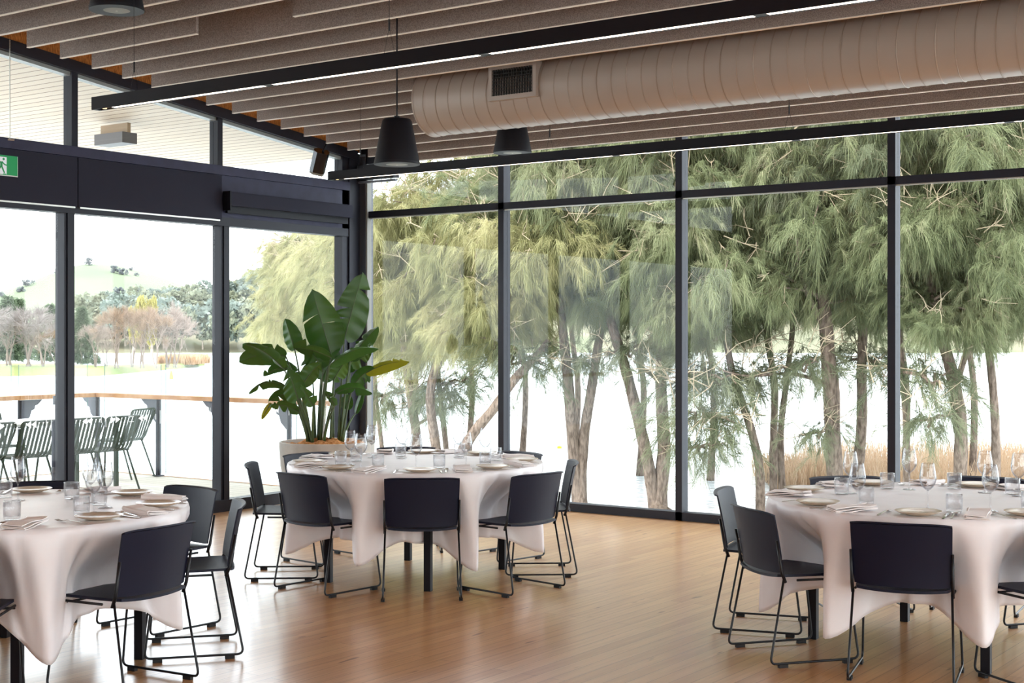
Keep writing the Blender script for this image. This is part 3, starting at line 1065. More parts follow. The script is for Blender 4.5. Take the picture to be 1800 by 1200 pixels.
def proto_fork(lab):
    m = MB()
    strip(m, [(-.10, .0035, 0), (-.095, .006, 0), (-.05, .0045, .003), (.02, .0025, .009), (.035, .003, .009), (.045, .010, .005), (.058, .0125, .002)], .002)
    for q in range(4):
        mm = MB(); strip(mm, [(.057, .0019, .002), (.08, .0017, .003), (.10, .0009, .008)], .0016)
        m.add([(a + (q - 1.5) * .0068, b, c) for a, b, c in mm.v], mm.f)
    return tag(m.build('fork', M_STEEL), lab, 'cutlery', 'forks on the tables')


def proto_knife(lab):
    m = MB()
    strip(m, [(-.115, .004, 0), (-.11, .0065, 0), (-.03, .0055, 0), (-.02, .0045, .001), (-.015, .008, .002), (.05, .0095, .002), (.09, .007, .002), (.105, .001, .002)], .0028)
    return tag(m.build('knife', M_STEEL), lab, 'cutlery', 'knives on the tables')


def proto_spoon(lab):
    m = MB()
    strip(m, [(-.10, .0035, 0), (-.095, .006, 0), (-.05, .0045, .003), (.02, .0025, .009), (.045, .003, .008)], .002)

    def bowl(u, v):
        a = (u - .5) * 2
        y = .042 + .062 * v
        w_ = .021 * math.sqrt(max(0.0, 1 - (2 * v - 1) ** 2)) * (1 - .15 * v) + .0008
        return (a * w_, y, .010 - .008 * (1 - a * a) * math.sin(PI * v))
    m.shell(bowl, 8, 10, .0012)
    return tag(m.build('spoon', M_STEEL, None, smooth=60), lab, 'cutlery', 'spoons on the tables')


def proto_napkin(lab):
    m = MB()
    for q, (w_, l_, z_, off) in enumerate(((.056, .115, .003, 0), (.054, .112, .0115, .003), (.051, .108, .020, -.002))):
        def f(u, v, w_=w_, l_=l_, z_=z_, off=off, q=q):
            x = (u - .5) * 2; y = (v - .5) * 2
            zz_ = z_ + .004 * math.sin(y * 3 + q) + .012 * max(0, y) ** 3 * (1 if q == 2 else .4) + .003 * x * y
            return (x * w_ + off + .006 * y * (q - 1), y * l_, zz_)
        m.shell(f, 6, 12, .004)
    fl = [(.045 + .006 * math.sin(a), yy, .0115 + .0085 * math.cos(a)) for yy in (0,) for a in (0,)]
    def fold(u, v):
        a = -PI / 2 + PI * u
        return (-.047 - .010 * math.cos(a), (v - .5) * .214, .0125 + .0105 * math.sin(a) + .008 * max(0, (v - .5) * 2) ** 3)
    m.shell(fold, 6, 12, .003)
    return tag(m.build('napkin', M_NAPKIN, None, smooth=60), lab, 'napkin', 'folded napkins on the tables')


PROTO = {}
MAKE = dict(plate=proto_plate, wine=proto_wine, tumbler=proto_tumbler, fork=proto_fork, knife=proto_knife, spoon=proto_spoon, napkin=proto_napkin)


def put(kind, x, y, z_, rz, label):
    if kind not in PROTO:
        o = MAKE[kind](label); PROTO[kind] = o
        o.location = (x, y, z_); o.rotation_euler = (0, 0, rz)
    else:
        o = copy_tree(PROTO[kind], (x, y, z_), rz, label)
    return o


# ------------------------------------------------------------------ round tables
TR, TH = .885, .78


def round_table(cx, cy, name, leg_ang, chairs, lmin, lmax, phase, rz0, tips=None):
    if tips is None:
        cs = sorted(chairs); tips = []
        for i_, c_ in enumerate(cs):
            nx = cs[(i_ + 1) % len(cs)] + (360 if i_ == len(cs) - 1 else 0)
            tips.append(((c_ + nx) / 2, 8.5, .9 + .12 * math.sin(i_ * 2.3 + phase)))
    t = thing('round_table', 'round table board and legs under the cloth, %s' % name, 'table', (cx, cy, 0), 0, 'round dining tables')
    MB().lathe([(.0001, .745), (TR - .04, .745), (TR - .03, .75), (TR - .03, .77), (TR - .034, .774), (.0001, .774)], 64).build('tabletop', mat('table_board', '#8a7a6a', .6), t, smooth=30)
    for a in leg_ang:
        th = R(-54.6 + a)
        r_ = .64
        o = MB().lathe([(.032, 0), (.032, .74)], 4).build('leg', M_BLACK, t, loc=(r_ * math.cos(th), r_ * math.sin(th), 0), rot=(0, 0, R(rz0 + 45)))
    fr = MB().box(-.55, .55, -.03, .03, .70, .744).box(-.03, .03, -.55, .55, .70, .744)
    fr.build('under_frame', M_BLACK, t, rot=(0, 0, R(rz0)))
    # draped cloth
    NA = 300
    rows = [(0, 0), (.3, 0), (.6, 0), (.8, 0), (TR - .012, 0), (TR + .002, .3)]
    ND = 22
    vs = []; fs = []

    def bump(a):
        f = 0
        for (ta, wd, amp) in tips:
            d = (a - ta + 180) % 360 - 180
            f = max(f, amp * math.exp(-(d / wd) ** 2))
        return f

    def seatpush(a):
        f = 0
        for ca in chairs:
            d = (a - ca + 180) % 360 - 180
            f = max(f, 1 / (1 + (abs(d) / 15.5) ** 6))
        return f
    vs.append((0, 0, TH))
    rings = []
    for r_ in (.25, .5, .7, TR - .02):
        rings.append([(r_, -360 + 360 * k_ / NA + 360, 0.0) for k_ in range(NA)])
    pos = []
    for r_ in (.25, .5, .7, .82, TR - .01):
        pos.append([(r_ * math.cos(R(-54.6 + 360 * k_ / NA)), r_ * math.sin(R(-54.6 + 360 * k_ / NA)), TH + .0006 * math.sin(5 * R(360 * k_ / NA) + r_ * 9)) for k_ in range(NA)])
    for q in range(ND + 1):
        s = q / ND
        ring = []
        for k_ in range(NA):
            a = 360 * k_ / NA
            f = bump(a)
            L = lmin + (lmax - lmin) * f ** 1.3 + .012 * math.sin(R(a * 7 + phase))
            e = max(0.0, 1 - s * 12)
            g = seatpush(a)
            zz_ = s * L
            k1 = min(1, max(0, (zz_ - .03) / .27)); k1 = k1 * k1 * (3 - 2 * k1)
            out = .004 - .255 * g * k1 * (1 - .6 * f) + s * (.06 * f - .02 * (1 - f))
            out += .012 * s * math.sin(R(a * 29 + phase * 2)) * (1 - f * .5) + .020 * min(1, s * 2) * math.sin(R(a * 15 + phase)) * (1 - .6 * f)
            # pleats running down from the table edge to each hanging point
            for (ta, wd, amp) in tips:
                d0 = (a - ta + 180) % 360 - 180
                for side, off, dep_ in ((-1, 1.5, .05), (1, 1.35, .055), (-1, .8, .034), (1, .65, .036)):
                    d = d0 - side * wd * off * (1.25 - .75 * s)
                    out += -dep_ * amp * math.sin(min(1, s * 2) * PI * .5) * math.exp(-(d / 2.1) ** 2)
            rr = TR + out - .012 * e * e
            z_ = TH - s * L - .0 - .004 * (1 - e)
            th = R(-54.6 + a)
            ring.append((rr * math.cos(th), rr * math.sin(th), z_))
        pos.append(ring)
    for ring in pos:
        vs += ring
    for k_ in range(NA):
        fs.append((0, 1 + k_, 1 + (k_ + 1) % NA))
    for q in range(len(pos) - 1):
        for k_ in range(NA):
            b = 1 + q * NA; c_ = b + NA; k2 = (k_ + 1) % NA
            fs.append((b + k_, c_ + k_, c_ + k2, b + k2))
    cl = MB().add(vs, fs).build('tablecloth', M_CLOTH, None, smooth='all', loc=(cx, cy, 0))
    tag(cl, 'white linen tablecloth falling in folds over the %s' % name, 'tablecloth', 'white tablecloths')
    # hem: cloth gets a real thickness
    md = cl.modifiers.new('thickness', 'SOLIDIFY'); md.thickness = .0015; md.offset = -1


def setting(cx, cy, tname, seat, a, wine=None, tum=None, only=None, nap=(.77, 21)):
    def at(r_, ang):
        th = R(-54.6 + ang)
        return cx + r_ * math.cos(th), cy + r_ * math.sin(th)
    zt_ = TH + .002
    inward = R(-54.6 + a) + PI / 2          # local +Y points to the table centre
    where = 'on the %s, %s' % (tname, seat)
    jit = lambda s: random.uniform(-s, s)
    items = only or ('plate', 'fork', 'knife', 'spoon', 'napkin', 'wine', 'tumbler')
    if 'plate' in items:
        x, y = at(.735, a); put('plate', x, y, zt_, jit(3), 'beige stoneware plate %s' % where)
    if 'fork' in items:
        x, y = at(.76, a - 12); put('fork', x, y, zt_, inward + jit(.2), 'steel fork %s' % where)
    if 'knife' in items:
        x, y = at(.76, a + 10); put('knife', x, y, zt_, inward + jit(.1), 'steel knife %s' % where)
    if 'spoon' in items:
        x, y = at(.755, a + 12.7); put('spoon', x, y, zt_, inward + jit(.1), 'steel spoon %s' % where)
    if 'napkin' in items:
        x, y = at(nap[0], a + nap[1]); put('napkin', x, y, zt_, inward + jit(.25), 'folded white napkin %s' % where)
    if 'wine' in items:
        x, y = at(*(wine or (.52, a))); put('wine', x, y, zt_, jit(3), 'clear stemmed wine glass %s' % where)
    if 'tumbler' in items:
        x, y = at(*(tum or (.53, a + 18))); put('tumbler', x, y, zt_, jit(3), 'clear ribbed water tumbler %s' % where)


TM, TRT, TL = (3.704, -3.592), (7.387, -3.723), (3.701, -6.821)
round_table(*TM, 'middle table in front of the potted plant', [-62, -171, 11, 111], [6, 50, 96, 143, 180, -131, -89, -44], .46, .62, 20, 18)
round_table(*TRT, 'right-hand table', [-105, 179, 5, 75], [-27, -74, -121, -171, 148, 108, 64, 21], .46, .62, 80, 5)
round_table(*TL, 'left-hand table at the picture edge', [96, 22, -84, -158], [4, 55, 105, 150, -168, -128, -88, -46], .46, .61, 130, 25)

# chairs: position, facing (degrees), label
mid = 'middle table'
put_chair(4.23, -4.18, 130, 'black sled chair with its back square to the camera at the middle table')
put_chair(3.595, -4.358, 85, 'black sled chair at the middle table, front left of the square-on chair')
put_chair(4.565, -3.663, 171, 'black sled chair at the middle table, front right of the square-on chair')
put_chair(2.989, -4.126, 38, 'black sled chair in profile at the left side of the middle table')
put_chair(4.324, -3.002, -142, 'black sled chair in profile at the right side of the middle table')
put_chair(3.722, -2.657, -100, 'black sled chair behind the middle table, on the right by the window')
put_chair(2.767, -3.46, -7, 'black sled chair behind the middle table, in front of the planter')
put_chair(2.93, -2.74, -47, 'black sled chair across the middle table, its back straight behind the centre')


def chair_at(c, r_, a, label, da=0):
    th = R(-54.6 + a)
    put_chair(c[0] + r_ * math.cos(th), c[1] + r_ * math.sin(th), -54.6 + a + 180 + da, label)


chair_at(TRT, .76, -27, 'black sled chair square-on before the right-hand table, nearest the camera', 5)
put_chair(6.863, -4.377, 52, 'black sled chair at the right-hand table, left of the square-on chair')
put_chair(6.434, -3.803, 16, 'black sled chair in profile at the far left of the right-hand table')
chair_at(TRT, 1.06, -172, 'black sled chair behind the right-hand table, left of the window post')
chair_at(TRT, 1.18, 151, 'black sled chair behind the right-hand table, right of the window post')
chair_at(TRT, .85, 108, 'black sled chair right of the right-hand table, at the picture edge')
chair_at(TRT, .85, 21, 'black sled chair front right of the right-hand table, cut by the picture edge')
put_chair(4.55, -6.81, -174, 'black sled chair nearest the camera at the left-hand table')
put_chair(4.242, -6.109, -130, 'black sled chair in profile at the right side of the left-hand table')
put_chair(3.62, -5.80, -93, 'black sled chair behind the left-hand table, on its right before the door post')
chair_at(TL, 1.15, -167, 'black sled chair across the left-hand table, only its top rail in view')
chair_at(TL, .90, 4, 'black sled chair at the left-hand table, mostly outside the left picture edge')

S8 = ['place nearest the camera', 'front right place', 'right side place', 'rear right place', 'rear centre place', 'rear left place', 'left side place', 'front left place']
seatM = [6, 47, 92, 143, 180, -131, -81, -40]
wineM = [(.60, 4), (.55, 41), (.48, 88), (.41, 136), (.3, -157), (.45, -132), (.49, -60), (.64, -30)]
tumM = [(.52, 21), (.56, 60), (.56, 100), (.54, 148), (.48, -163), (.42, -96), (.54, -66), (.53, -24)]
for s, a, w_, tt in zip(S8, seatM, wineM, tumM):
    setting(*TM, mid, s, a, w_, tt)
seatR = [19, 64, 110, 146, -168, -122, -69, -23]
SR = ['front right place', 'right side place', 'right rear place', 'rear place right of the window post', 'rear place left of the window post', 'left side place', 'front left place', 'place nearest the camera']
wineR = [(.56, 11), (.5, 60), (.5, 104), (.46, 129), (.45, -178), (.47, -123), (.72, -48), (.5, -21)]
tumR = [(.58, 34), (.5, 80), (.53, 114), (.56, 153), (.52, -166), (.5, -115), (.5, -60), (.58, -8)]
for s, a, w_, tt in zip(SR, seatR, wineR, tumR):
    setting(*TRT, 'right-hand table', s, a, w_, tt)
seatL = [3, 52, 95, 141, -169]
SL = ['place at the picture edge nearest the camera', 'front right place', 'right side place', 'rear right place', 'rear place behind the lone wine glass']
wineL = [(.5, 0), (.53, 66), (.48, 89), (.40, 121), (.32, -167)]
tumL = [(.51, 20), (.52, 58), (.43, 106), (.43, 154), (.49, -157)]
for s, a, w_, tt in zip(SL, seatL, wineL, tumL):
    setting(*TL, 'left-hand table', s, a, w_, tt, only=('fork', 'knife', 'spoon', 'napkin', 'tumbler') if a == 3 else None, nap=(.77, 21))

# ------------------------------------------------------------------ planter and plant
PX, PY = .66, -1.2
PZ = .645
pl = thing('planter', 'large round grey planter in the glass corner', 'planter', (PX, PY, 0))
MB().lathe([(.0001, 0), (.33, 0), (.345, .01), (.40, .2), (.44, .42), (.452, .6), (.452, PZ), (.44, PZ + .004), (.43, PZ), (.43, .55), (.0001, .55)], 64).build('bowl', M_CONC, pl, smooth=40)


def mulch(u, v):
    a = u * 2 * PI; r_ = .432 * v
    return (r_ * math.cos(a), r_ * math.sin(a), .60 + .055 * (1 - v ** 2) + .018 * math.sin(a * 3 + 9 * v) + .012 * math.sin(a * 9 - 14 * v))


MB().shell(mulch, 48, 10, .01).build('coir_mulch', M_COIR, pl, smooth='all')
plant = thing('potted_plant', 'tall broad-leaved plant with torn paddle leaves in the grey planter', 'plant', (PX, PY, PZ))
RV = Vector((CT, ST, 0)); FV = Vector((-ST, CT, 0)); UV = Vector((0, 0, 1))
S_ = 13.55 / 2500


def pp(zx, zy, d=0.0):
    """leaf places from image coordinates, set on a plane facing the camera (zoomed image crop, 3.333 crop pixels to an image pixel)"""
    u = (400 + zx / 3.333 - 573) * S_
    v = 1.65 + (590 - (440 + zy / 3.333)) * S_ - PZ
    return RV * u + UV * v + FV * d


def leaf(base, tip, width, arch=0.0, roll=0.0, d=0.0, stem=None, fold=.35, tears=2, yellow=False, seed=0, dt=None):
    rnd = random.Random(seed)
    B = pp(*base, d); T = pp(*tip, d if dt is None else dt)
    ax = (T - B); Ln = ax.length; axn = ax.normalized()
    side0 = axn.cross(FV).normalized()
    if side0.length < .1: side0 = RV
    nrm0 = side0.cross(axn)
    upn = (UV - axn * UV.dot(axn))
    ctrl = (B + T) / 2 + UV * arch
    W = width / 3.333 * S_ / 2
    NL = 26
    cr, sr = math.cos(roll), math.sin(roll)
    m = MB()
    tear = {rnd.randint(5, NL - 4): rnd.choice((-1, 1)) for _ in range(tears)}
    for sgn in (-1, 1):
        rows_ = []
        for i in range(NL + 1):
            t_ = i / NL
            c = B * (1 - t_) ** 2 + ctrl * 2 * t_ * (1 - t_) + T * t_ * t_
            tg = ((ctrl - B) * (1 - t_) + (T - ctrl) * t_).normalized()
            sd = (tg.cross(FV)).normalized()
            nn = sd.cross(tg)
            s2 = sd * cr + nn * sr
            n2 = nn * cr - sd * sr
            wv = W * (math.sin(PI * min(1, t_ ** .82 * .975 + .025)) ** .5)
            droop = rnd.uniform(-.02, .02)
            row = []
            for j in range(5):
                q = j / 4
                p = c + s2 * (sgn * wv * q) + n2 * (fold * wv * q * (1 - .35 * q)) - UV * (.10 * wv * q * q) - tg * (0 if i else 0) + tg * (-.10 * wv * q)
                p += n2 * (.035 * wv * math.sin(i * 1.1) * q)
                row.append(p)
            rows_.append(row)
        # panels between tears
        cuts = [0] + sorted(k_ for k_, s_ in tear.items() if s_ == sgn) + [NL]
        for c0, c1 in zip(cuts[:-1], cuts[1:]):
            if c1 <= c0: continue
            dz = rnd.uniform(-.04, .02) if len(cuts) > 2 else 0

            def fn(u, v, c0=c0, c1=c1, rows_=rows_, dz=dz, cuts=cuts):
                i = c0 + u * (c1 - c0)
                i0 = min(int(i), NL - 1); fr_ = i - i0
                j = v * 4; j0 = min(int(j), 3); fj = j - j0
                a_ = rows_[i0][j0] * (1 - fj) + rows_[i0][j0 + 1] * fj
                b_ = rows_[i0 + 1][j0] * (1 - fj) + rows_[i0 + 1][j0 + 1] * fj
                p = a_ * (1 - fr_) + b_ * fr_
                shr = 1
                g = v * v * .5
                if c0 != 0 and u < .35: p = p + axn * (g * .05 * (1 - u / .35))
                if c1 != NL and u > .65: p = p - axn * (g * .05 * ((u - .65) / .35))
                return p + UV * (dz * v * v)
            m.shell(fn, max(2, c1 - c0), 4, .0015)
    bl_ = m.build('leaf', LEAF_PY if yellow else LEAF_P, plant, smooth=60)
    pts_ = [B * (1 - t_) ** 2 + ctrl * 2 * t_ * (1 - t_) + T * t_ * t_ - Vector((0, 0, .003)) for t_ in [q / 10 for q in range(10)]]
    st = MB()
    if stem is not None:
        G = pp(*stem, d * .35) ; G.z = -.03
        mid_ = (G + B) / 2 + (UV * .05 + (Vector((G.x, G.y, 0)) - Vector((B.x, B.y, 0))) * .18)
        sp_ = [G * (1 - t_) ** 2 + mid_ * 2 * t_ * (1 - t_) + B * t_ * t_ for t_ in [q / 8 for q in range(8)]]
        allp = sp_ + pts_
        rr = [.016 - .010 * (q / 8) for q in range(8)] + [.0062 - .005 * (q / 10) for q in range(10)]
        st.tube(allp, rr, 7)
    else:
        st.tube(pts_, [.005 - .004 * (q / 10) for q in range(10)], 6)
    st.build('leaf_stalk', M_STALK, plant, smooth='all')


A_, B_ = (480, 1110), (645, 1090)
leaf((598, 600), (488, 225), 235, .0, .15, .0, (520, 1110), .22, 2, seed=3)
leaf((668, 515), (775, 132), 195, .0, -.2, .12, (640, 1090), .25, 3, seed=4)
leaf((392, 582), (335, 400), 130, .0, .5, -.05, (465, 1110), .5, 0, seed=5)
leaf((345, 690), (122, 545), 130, .10, .9, -.22, (478, 1115), .5, 3, seed=6, dt=-.35)
leaf((330, 620), (55, 655), 143, .09, .4, .05, (470, 1110), .3, 4, seed=7)
leaf((610, 625), (392, 570), 125, .05, .5, -.15, (540, 1110), .3, 2, seed=8)
leaf((432, 860), (372, 690), 136, .0, .2, -.28, (500, 1115), .2, 1, seed=9)
leaf((440, 800), (560, 655), 120, .06, -.4, -.2, (490, 1115), .3, 2, seed=10)
leaf((530, 760), (640, 590), 150, .05, .3, .1, (520, 1110), .3, 2, seed=11)
leaf((605, 670), (890, 575), 117, .13, .9, -.2, (540, 1110), .4, 2, seed=12)
leaf((705, 640), (872, 445), 117, .05, .6, .1, (650, 1090), .4, 3, seed=13)
leaf((700, 660), (830, 560), 143, .05, -.4, .2, (655, 1090), .3, 2, seed=14)
leaf((735, 790), (860, 690), 104, .06, .3, -.1, (665, 1090), .3, 3, seed=15)
leaf((810, 715), (1062, 650), 97, .07, .5, -.1, None, .25, 2, True, seed=16)
leaf((640, 830), (852, 830), 78, .10, .7, -.2, (560, 1110), .4, 3, seed=17)
leaf((330, 790), (118, 832), 52, .13, .8, .0, (470, 1110), .3, 3, seed=18)
leaf((335, 690), (192, 738), 65, .06, .7, .1, (475, 1110), .3, 2, seed=19)
leaf((400, 850), (225, 885), 117, .08, .5, .1, (480, 1110), .3, 5, seed=20)
leaf((420, 940), (250, 905), 91, .06, .6, -.1, (485, 1115), .4, 4, seed=21)
leaf((250, 895), (193, 990), 36, .02, .3, .0, None, .3, 0, True, seed=22)
leaf((665, 925), (700, 845), 91, .0, .3, .1, (650, 1090), .25, 0, seed=23)
leaf((690, 720), (665, 625), 91, .0, .3, .3, (660, 1085), .25, 0, seed=24)
leaf((590, 600), (520, 480), 143, .0, .3, .35, (600, 1095), .25, 1, seed=25)
leaf((640, 900), (580, 820), 91, .04, .9, -.25, (560, 1110), .3, 1, seed=26)
leaf((470, 760), (420, 640), 104, .0, -.3, .25, (500, 1110), .3, 1, seed=27)
leaf((560, 690), (460, 560), 150, .03, .3, -.1, (530, 1110), .3, 2, seed=31)
leaf((400, 760), (300, 640), 90, .05, .7, .15, (470, 1110), .35, 2, seed=32)
leaf((520, 900), (450, 780), 95, .0, .4, -.3, (500, 1115), .3, 1, seed=33)
leaf((620, 760), (700, 640), 110, .03, -.5, -.1, (600, 1100), .3, 2, seed=34)
leaf((730, 960), (780, 800), 52, .0, .6, .2, (660, 1090), .3, 0, seed=28)

# ------------------------------------------------------------------ foliage generators


def needles(pos, dirs, n_per, length, width, spread=.5, droop=.5, twig=.3):
    """pos, dirs: (N,3) spray origins and directions; returns verts, quads for thin needles hanging off each twig"""
    N = len(pos); T_ = N * n_per
    o = np.repeat(pos, n_per, 0); d = np.repeat(dirs, n_per, 0)
    s = RNG.random(T_)[:, None]
    o = o + d * s * twig + np.array([0, 0, -1.0]) * (s ** 2) * twig * droop * .8
    nd = d + RNG.normal(size=(T_, 3)) * spread
    nd /= np.linalg.norm(nd, axis=1)[:, None]
    ln = (length * (.6 + .8 * RNG.random(T_)))[:, None]
    g = np.array([0, 0, -1.0])
    p0 = o
    p1 = o + nd * ln * .5 + g * ln * droop * .15
    p2 = p1 + nd * ln * .35 + g * ln * droop * .55
    sd = np.cross(nd, RNG.normal(size=(T_, 3))); sd /= (np.linalg.norm(sd, axis=1)[:, None] + 1e-9)
    w_ = width * (.6 + .8 * RNG.random(T_))[:, None] * .5
    V = np.stack([p0 - sd * w_, p0 + sd * w_, p1 + sd * w_, p1 - sd * w_, p2 + sd * w_ * .4, p2 - sd * w_ * .4], 1).reshape(-1, 3)
    b = (np.arange(T_) * 6)[:, None]
    Q = np.concatenate([b + np.array([[0, 1, 2, 3]]), b + np.array([[3, 2, 4, 5]])], 1).reshape(-1, 4)
    return V, Q


def she_oak_crown(name, seed, boughs=16, rad=1.9, hgt=2.2, sprays=62, n_per=56, material=None):
    rng = np.random.default_rng(seed)
    pos = []; dr = []
    br = MB()
    for b in range(boughs):
        az = rng.random() * 2 * PI
        el = rng.uniform(-.1, 1.0)
        L = rad * rng.uniform(.65, 1.1)
        st = np.array([0, 0, rng.uniform(-.15, .75) * hgt * .6])
        dv = np.array([math.cos(az) * math.cos(el), math.sin(az) * math.cos(el), math.sin(el)])
        pts_ = []
        for q in range(6):
            t_ = q / 5
            pts_.append(tuple(st + dv * L * t_ + np.array([0, 0, -.26 * L * t_ ** 2.2]) + rng.normal(size=3) * .04 * (q > 0)))
        br.tube(pts_, [.035 * (1 - .8 * q / 5) for q in range(6)], 5)
        for q in range(3):      # pale leafless twigs poking out of the foliage
            t_ = rng.uniform(.5, 1.0)
            c = st + dv * L * t_ + rng.normal(size=3) * .12
            dd = dv * .8 + rng.normal(size=3) * .6; dd /= np.linalg.norm(dd)
            l2 = rng.uniform(.35, .8)
            k1 = c + dd * l2 * .5 + rng.normal(size=3) * .05; k2 = c + dd * l2 + rng.normal(size=3) * .1
            br.tube([tuple(c), tuple(k1), tuple(k2)], [.010, .008, .004], 4, mi=1)
            for e in range(2):
                k3 = k1 + (dd + rng.normal(size=3) * .7) * l2 * .45
                br.tube([tuple(k1), tuple((k1 + k3) / 2 + rng.normal(size=3) * .03), tuple(k3)], [.007, .005, .003], 4, mi=1)
        for s in range(sprays):
            t_ = .2 + .85 * rng.random() ** .8
            c = st + dv * L * t_ + np.array([0, 0, -.26 * L * t_ ** 2.2])
            c = c + rng.normal(size=3) * np.array([.22, .22, .18])
            pos.append(c)
            dd = dv * .6 + rng.normal(size=3) * .55 + np.array([0, 0, -.25])
            dr.append(dd / np.linalg.norm(dd))
    V, Q = needles(np.array(pos), np.array(dr), n_per, .24, .0062, .38, .8, .32)
    return np_mesh(name, V, Q, material), br


crownM = []
for i in range(3):
    me, br = she_oak_crown('she_oak_foliage', 100 + i, boughs=17, material=NEEDLE_G)
    brm = br.mesh('bough', [M_BARK, M_DEADTWIG], True)
    crownM.append((me, brm))
spr_me, spr_br = she_oak_crown('she_oak_spray', 140, boughs=4, rad=.62, hgt=.5, sprays=17, n_per=40, material=NEEDLE_B)
spr_brm = spr_br.mesh('bough', [M_BARK, M_DEADTWIG], True)


def smooth_path(pts_, n_=4):
    pts_ = [Vector(p) for p in pts_]
    out = []
    for i in range(len(pts_) - 1):
        p0 = pts_[max(i - 1, 0)]; p1 = pts_[i]; p2 = pts_[i + 1]; p3 = pts_[min(i + 2, len(pts_) - 1)]
        for q in range(n_):
            t_ = q / n_
            out.append(.5 * ((2 * p1) + (-p0 + p2) * t_ + (2 * p0 - 5 * p1 + 4 * p2 - p3) * t_ * t_ + (-p0 + 3 * p1 - 3 * p2 + p3) * t_ ** 3))
    out.append(pts_[-1])
    return out


WZ = -1.2


def she_oak(dep, stems, crowns, label, needle, name='she_oak_tree', extra=()):
    """stems: list of [(lat, z), ...] base first, with base radius; crowns: (lat, ddep, z, scale)"""
    b0 = stems[0][1][0]
    root = thing(name, label, 'tree', P(b0[0], dep, WZ), 0, 'she-oaks on the lake bank')
    rx, ry, rz_ = root.location
    for r0, pts_, flare in stems:
        w_ = []
        for i, (la, zz_) in enumerate(pts_):
            p = P(la, dep + .15 * math.sin(i * 1.3), zz_)
            w_.append((p[0] - rx, p[1] - ry, p[2] - rz_))
        sp_ = smooth_path(w_, 5)
        n_ = len(sp_)
        rr = [r0 * (1 - .45 * i / n_) * (1 + flare * math.exp(-i / 2.2)) * (1 + .04 * math.sin(i * 1.7)) for i in range(n_)]
        MB().tube(sp_, rr, 12).build('trunk', M_BARK, root, smooth='all')
    for (la, dd, zz_, sc_) in crowns:
        if sc_ > 0 and la > .4: zz_ -= .3
        elif sc_ > 0 and la > -3.5: zz_ -= .35
        k_ = random.randrange(3)
        p = P(la, dep + dd, zz_)
        rot = (random.uniform(-.15, .15), random.uniform(-.15, .15), random.uniform(0, 6.28))
        lc = (p[0] - rx, p[1] - ry, p[2] - rz_)
        if sc_ < 0:
            f = link('foliage', spr_me, root, lc, rot, -sc_, NEEDLE_B)
            link('bough', spr_brm, f)
        else:
            f = link('foliage', crownM[k_][0], root, lc, rot, sc_, needle)
            link('bough', crownM[k_][1], f)
    for (pts_, r0) in extra:     # bare side branches
        w_ = [Vector(P(la, dep + dd, zz_)) - Vector((rx, ry, rz_)) for la, dd, zz_ in pts_]
        sp_ = smooth_path(w_, 4)
        MB().tube(sp_, [r0 * (1 - .75 * i / len(sp_)) for i in range(len(sp_))], 7).build('branch', M_BARK, root, smooth='all')
    return root


def T_(px, py, dep):     # image pixel -> lateral, height at that distance
    return ((px - 900) * dep / 2500, 1.65 + (590 - py) * dep / 2500)


def L_(dep, *pts_):
    out = [T_(a, b, dep) for a, b in pts_]
    if out[0][1] > WZ:
        out = [(out[0][0] + .02, WZ - .1)] + out
    return out


Y, G, B3 = NEEDLE_Y, NEEDLE_G, NEEDLE_B
she_oak(29, [(.06, L_(29, (674, 835), (670, 780), (661, 690), (655, 600)), .2)],
        [(-2.9, 0, 3.1, .8), (-3.0, .5, 1.6, .6)], 'thin she-oak just right of the glass corner', Y)
she_oak(26, [(.10, L_(26, (737, 850), (732, 770), (722, 690), (712, 610), (708, 500), (712, 420)), .25)],
        [(-1.9, 0, 3.4, .9), (-2.2, .3, 2.0, .8), (-1.4, -.4, 2.1, .7), (-2.4, .3, .45, -.9), (-1.5, .2, .35, -.9)],
        'she-oak with forked stem behind the middle table, left of two thin trunks', Y, extra=[([T_(735, 745, 26)[:1] + (0,) + T_(735, 745, 26)[1:], T_(770, 725, 26)[:1] + (0,) + T_(770, 725, 26)[1:], T_(800, 712, 26)[:1] + (0,) + T_(800, 712, 26)[1:]], .03)])
she_oak(25, [(.10, L_(25, (772, 850), (766, 787), (757, 710), (762, 660), (780, 600), (790, 500), (800, 420)), .3)],
        [(-1.0, 0, 3.3, .9), (-.7, .4, 2.0, .8), (-1.2, .4, .7, -.9)], 'she-oak in the first wide pane, middle of its three trunks', Y)
she_oak(27, [(.07, L_(27, (786, 850), (784, 790), (776, 710), (770, 640)), .3)],
        [(-1.3, .4, 2.3, .8), (-.9, .1, 3.9, .7)], 'slim she-oak in the first wide pane, right one of its trunks', Y)
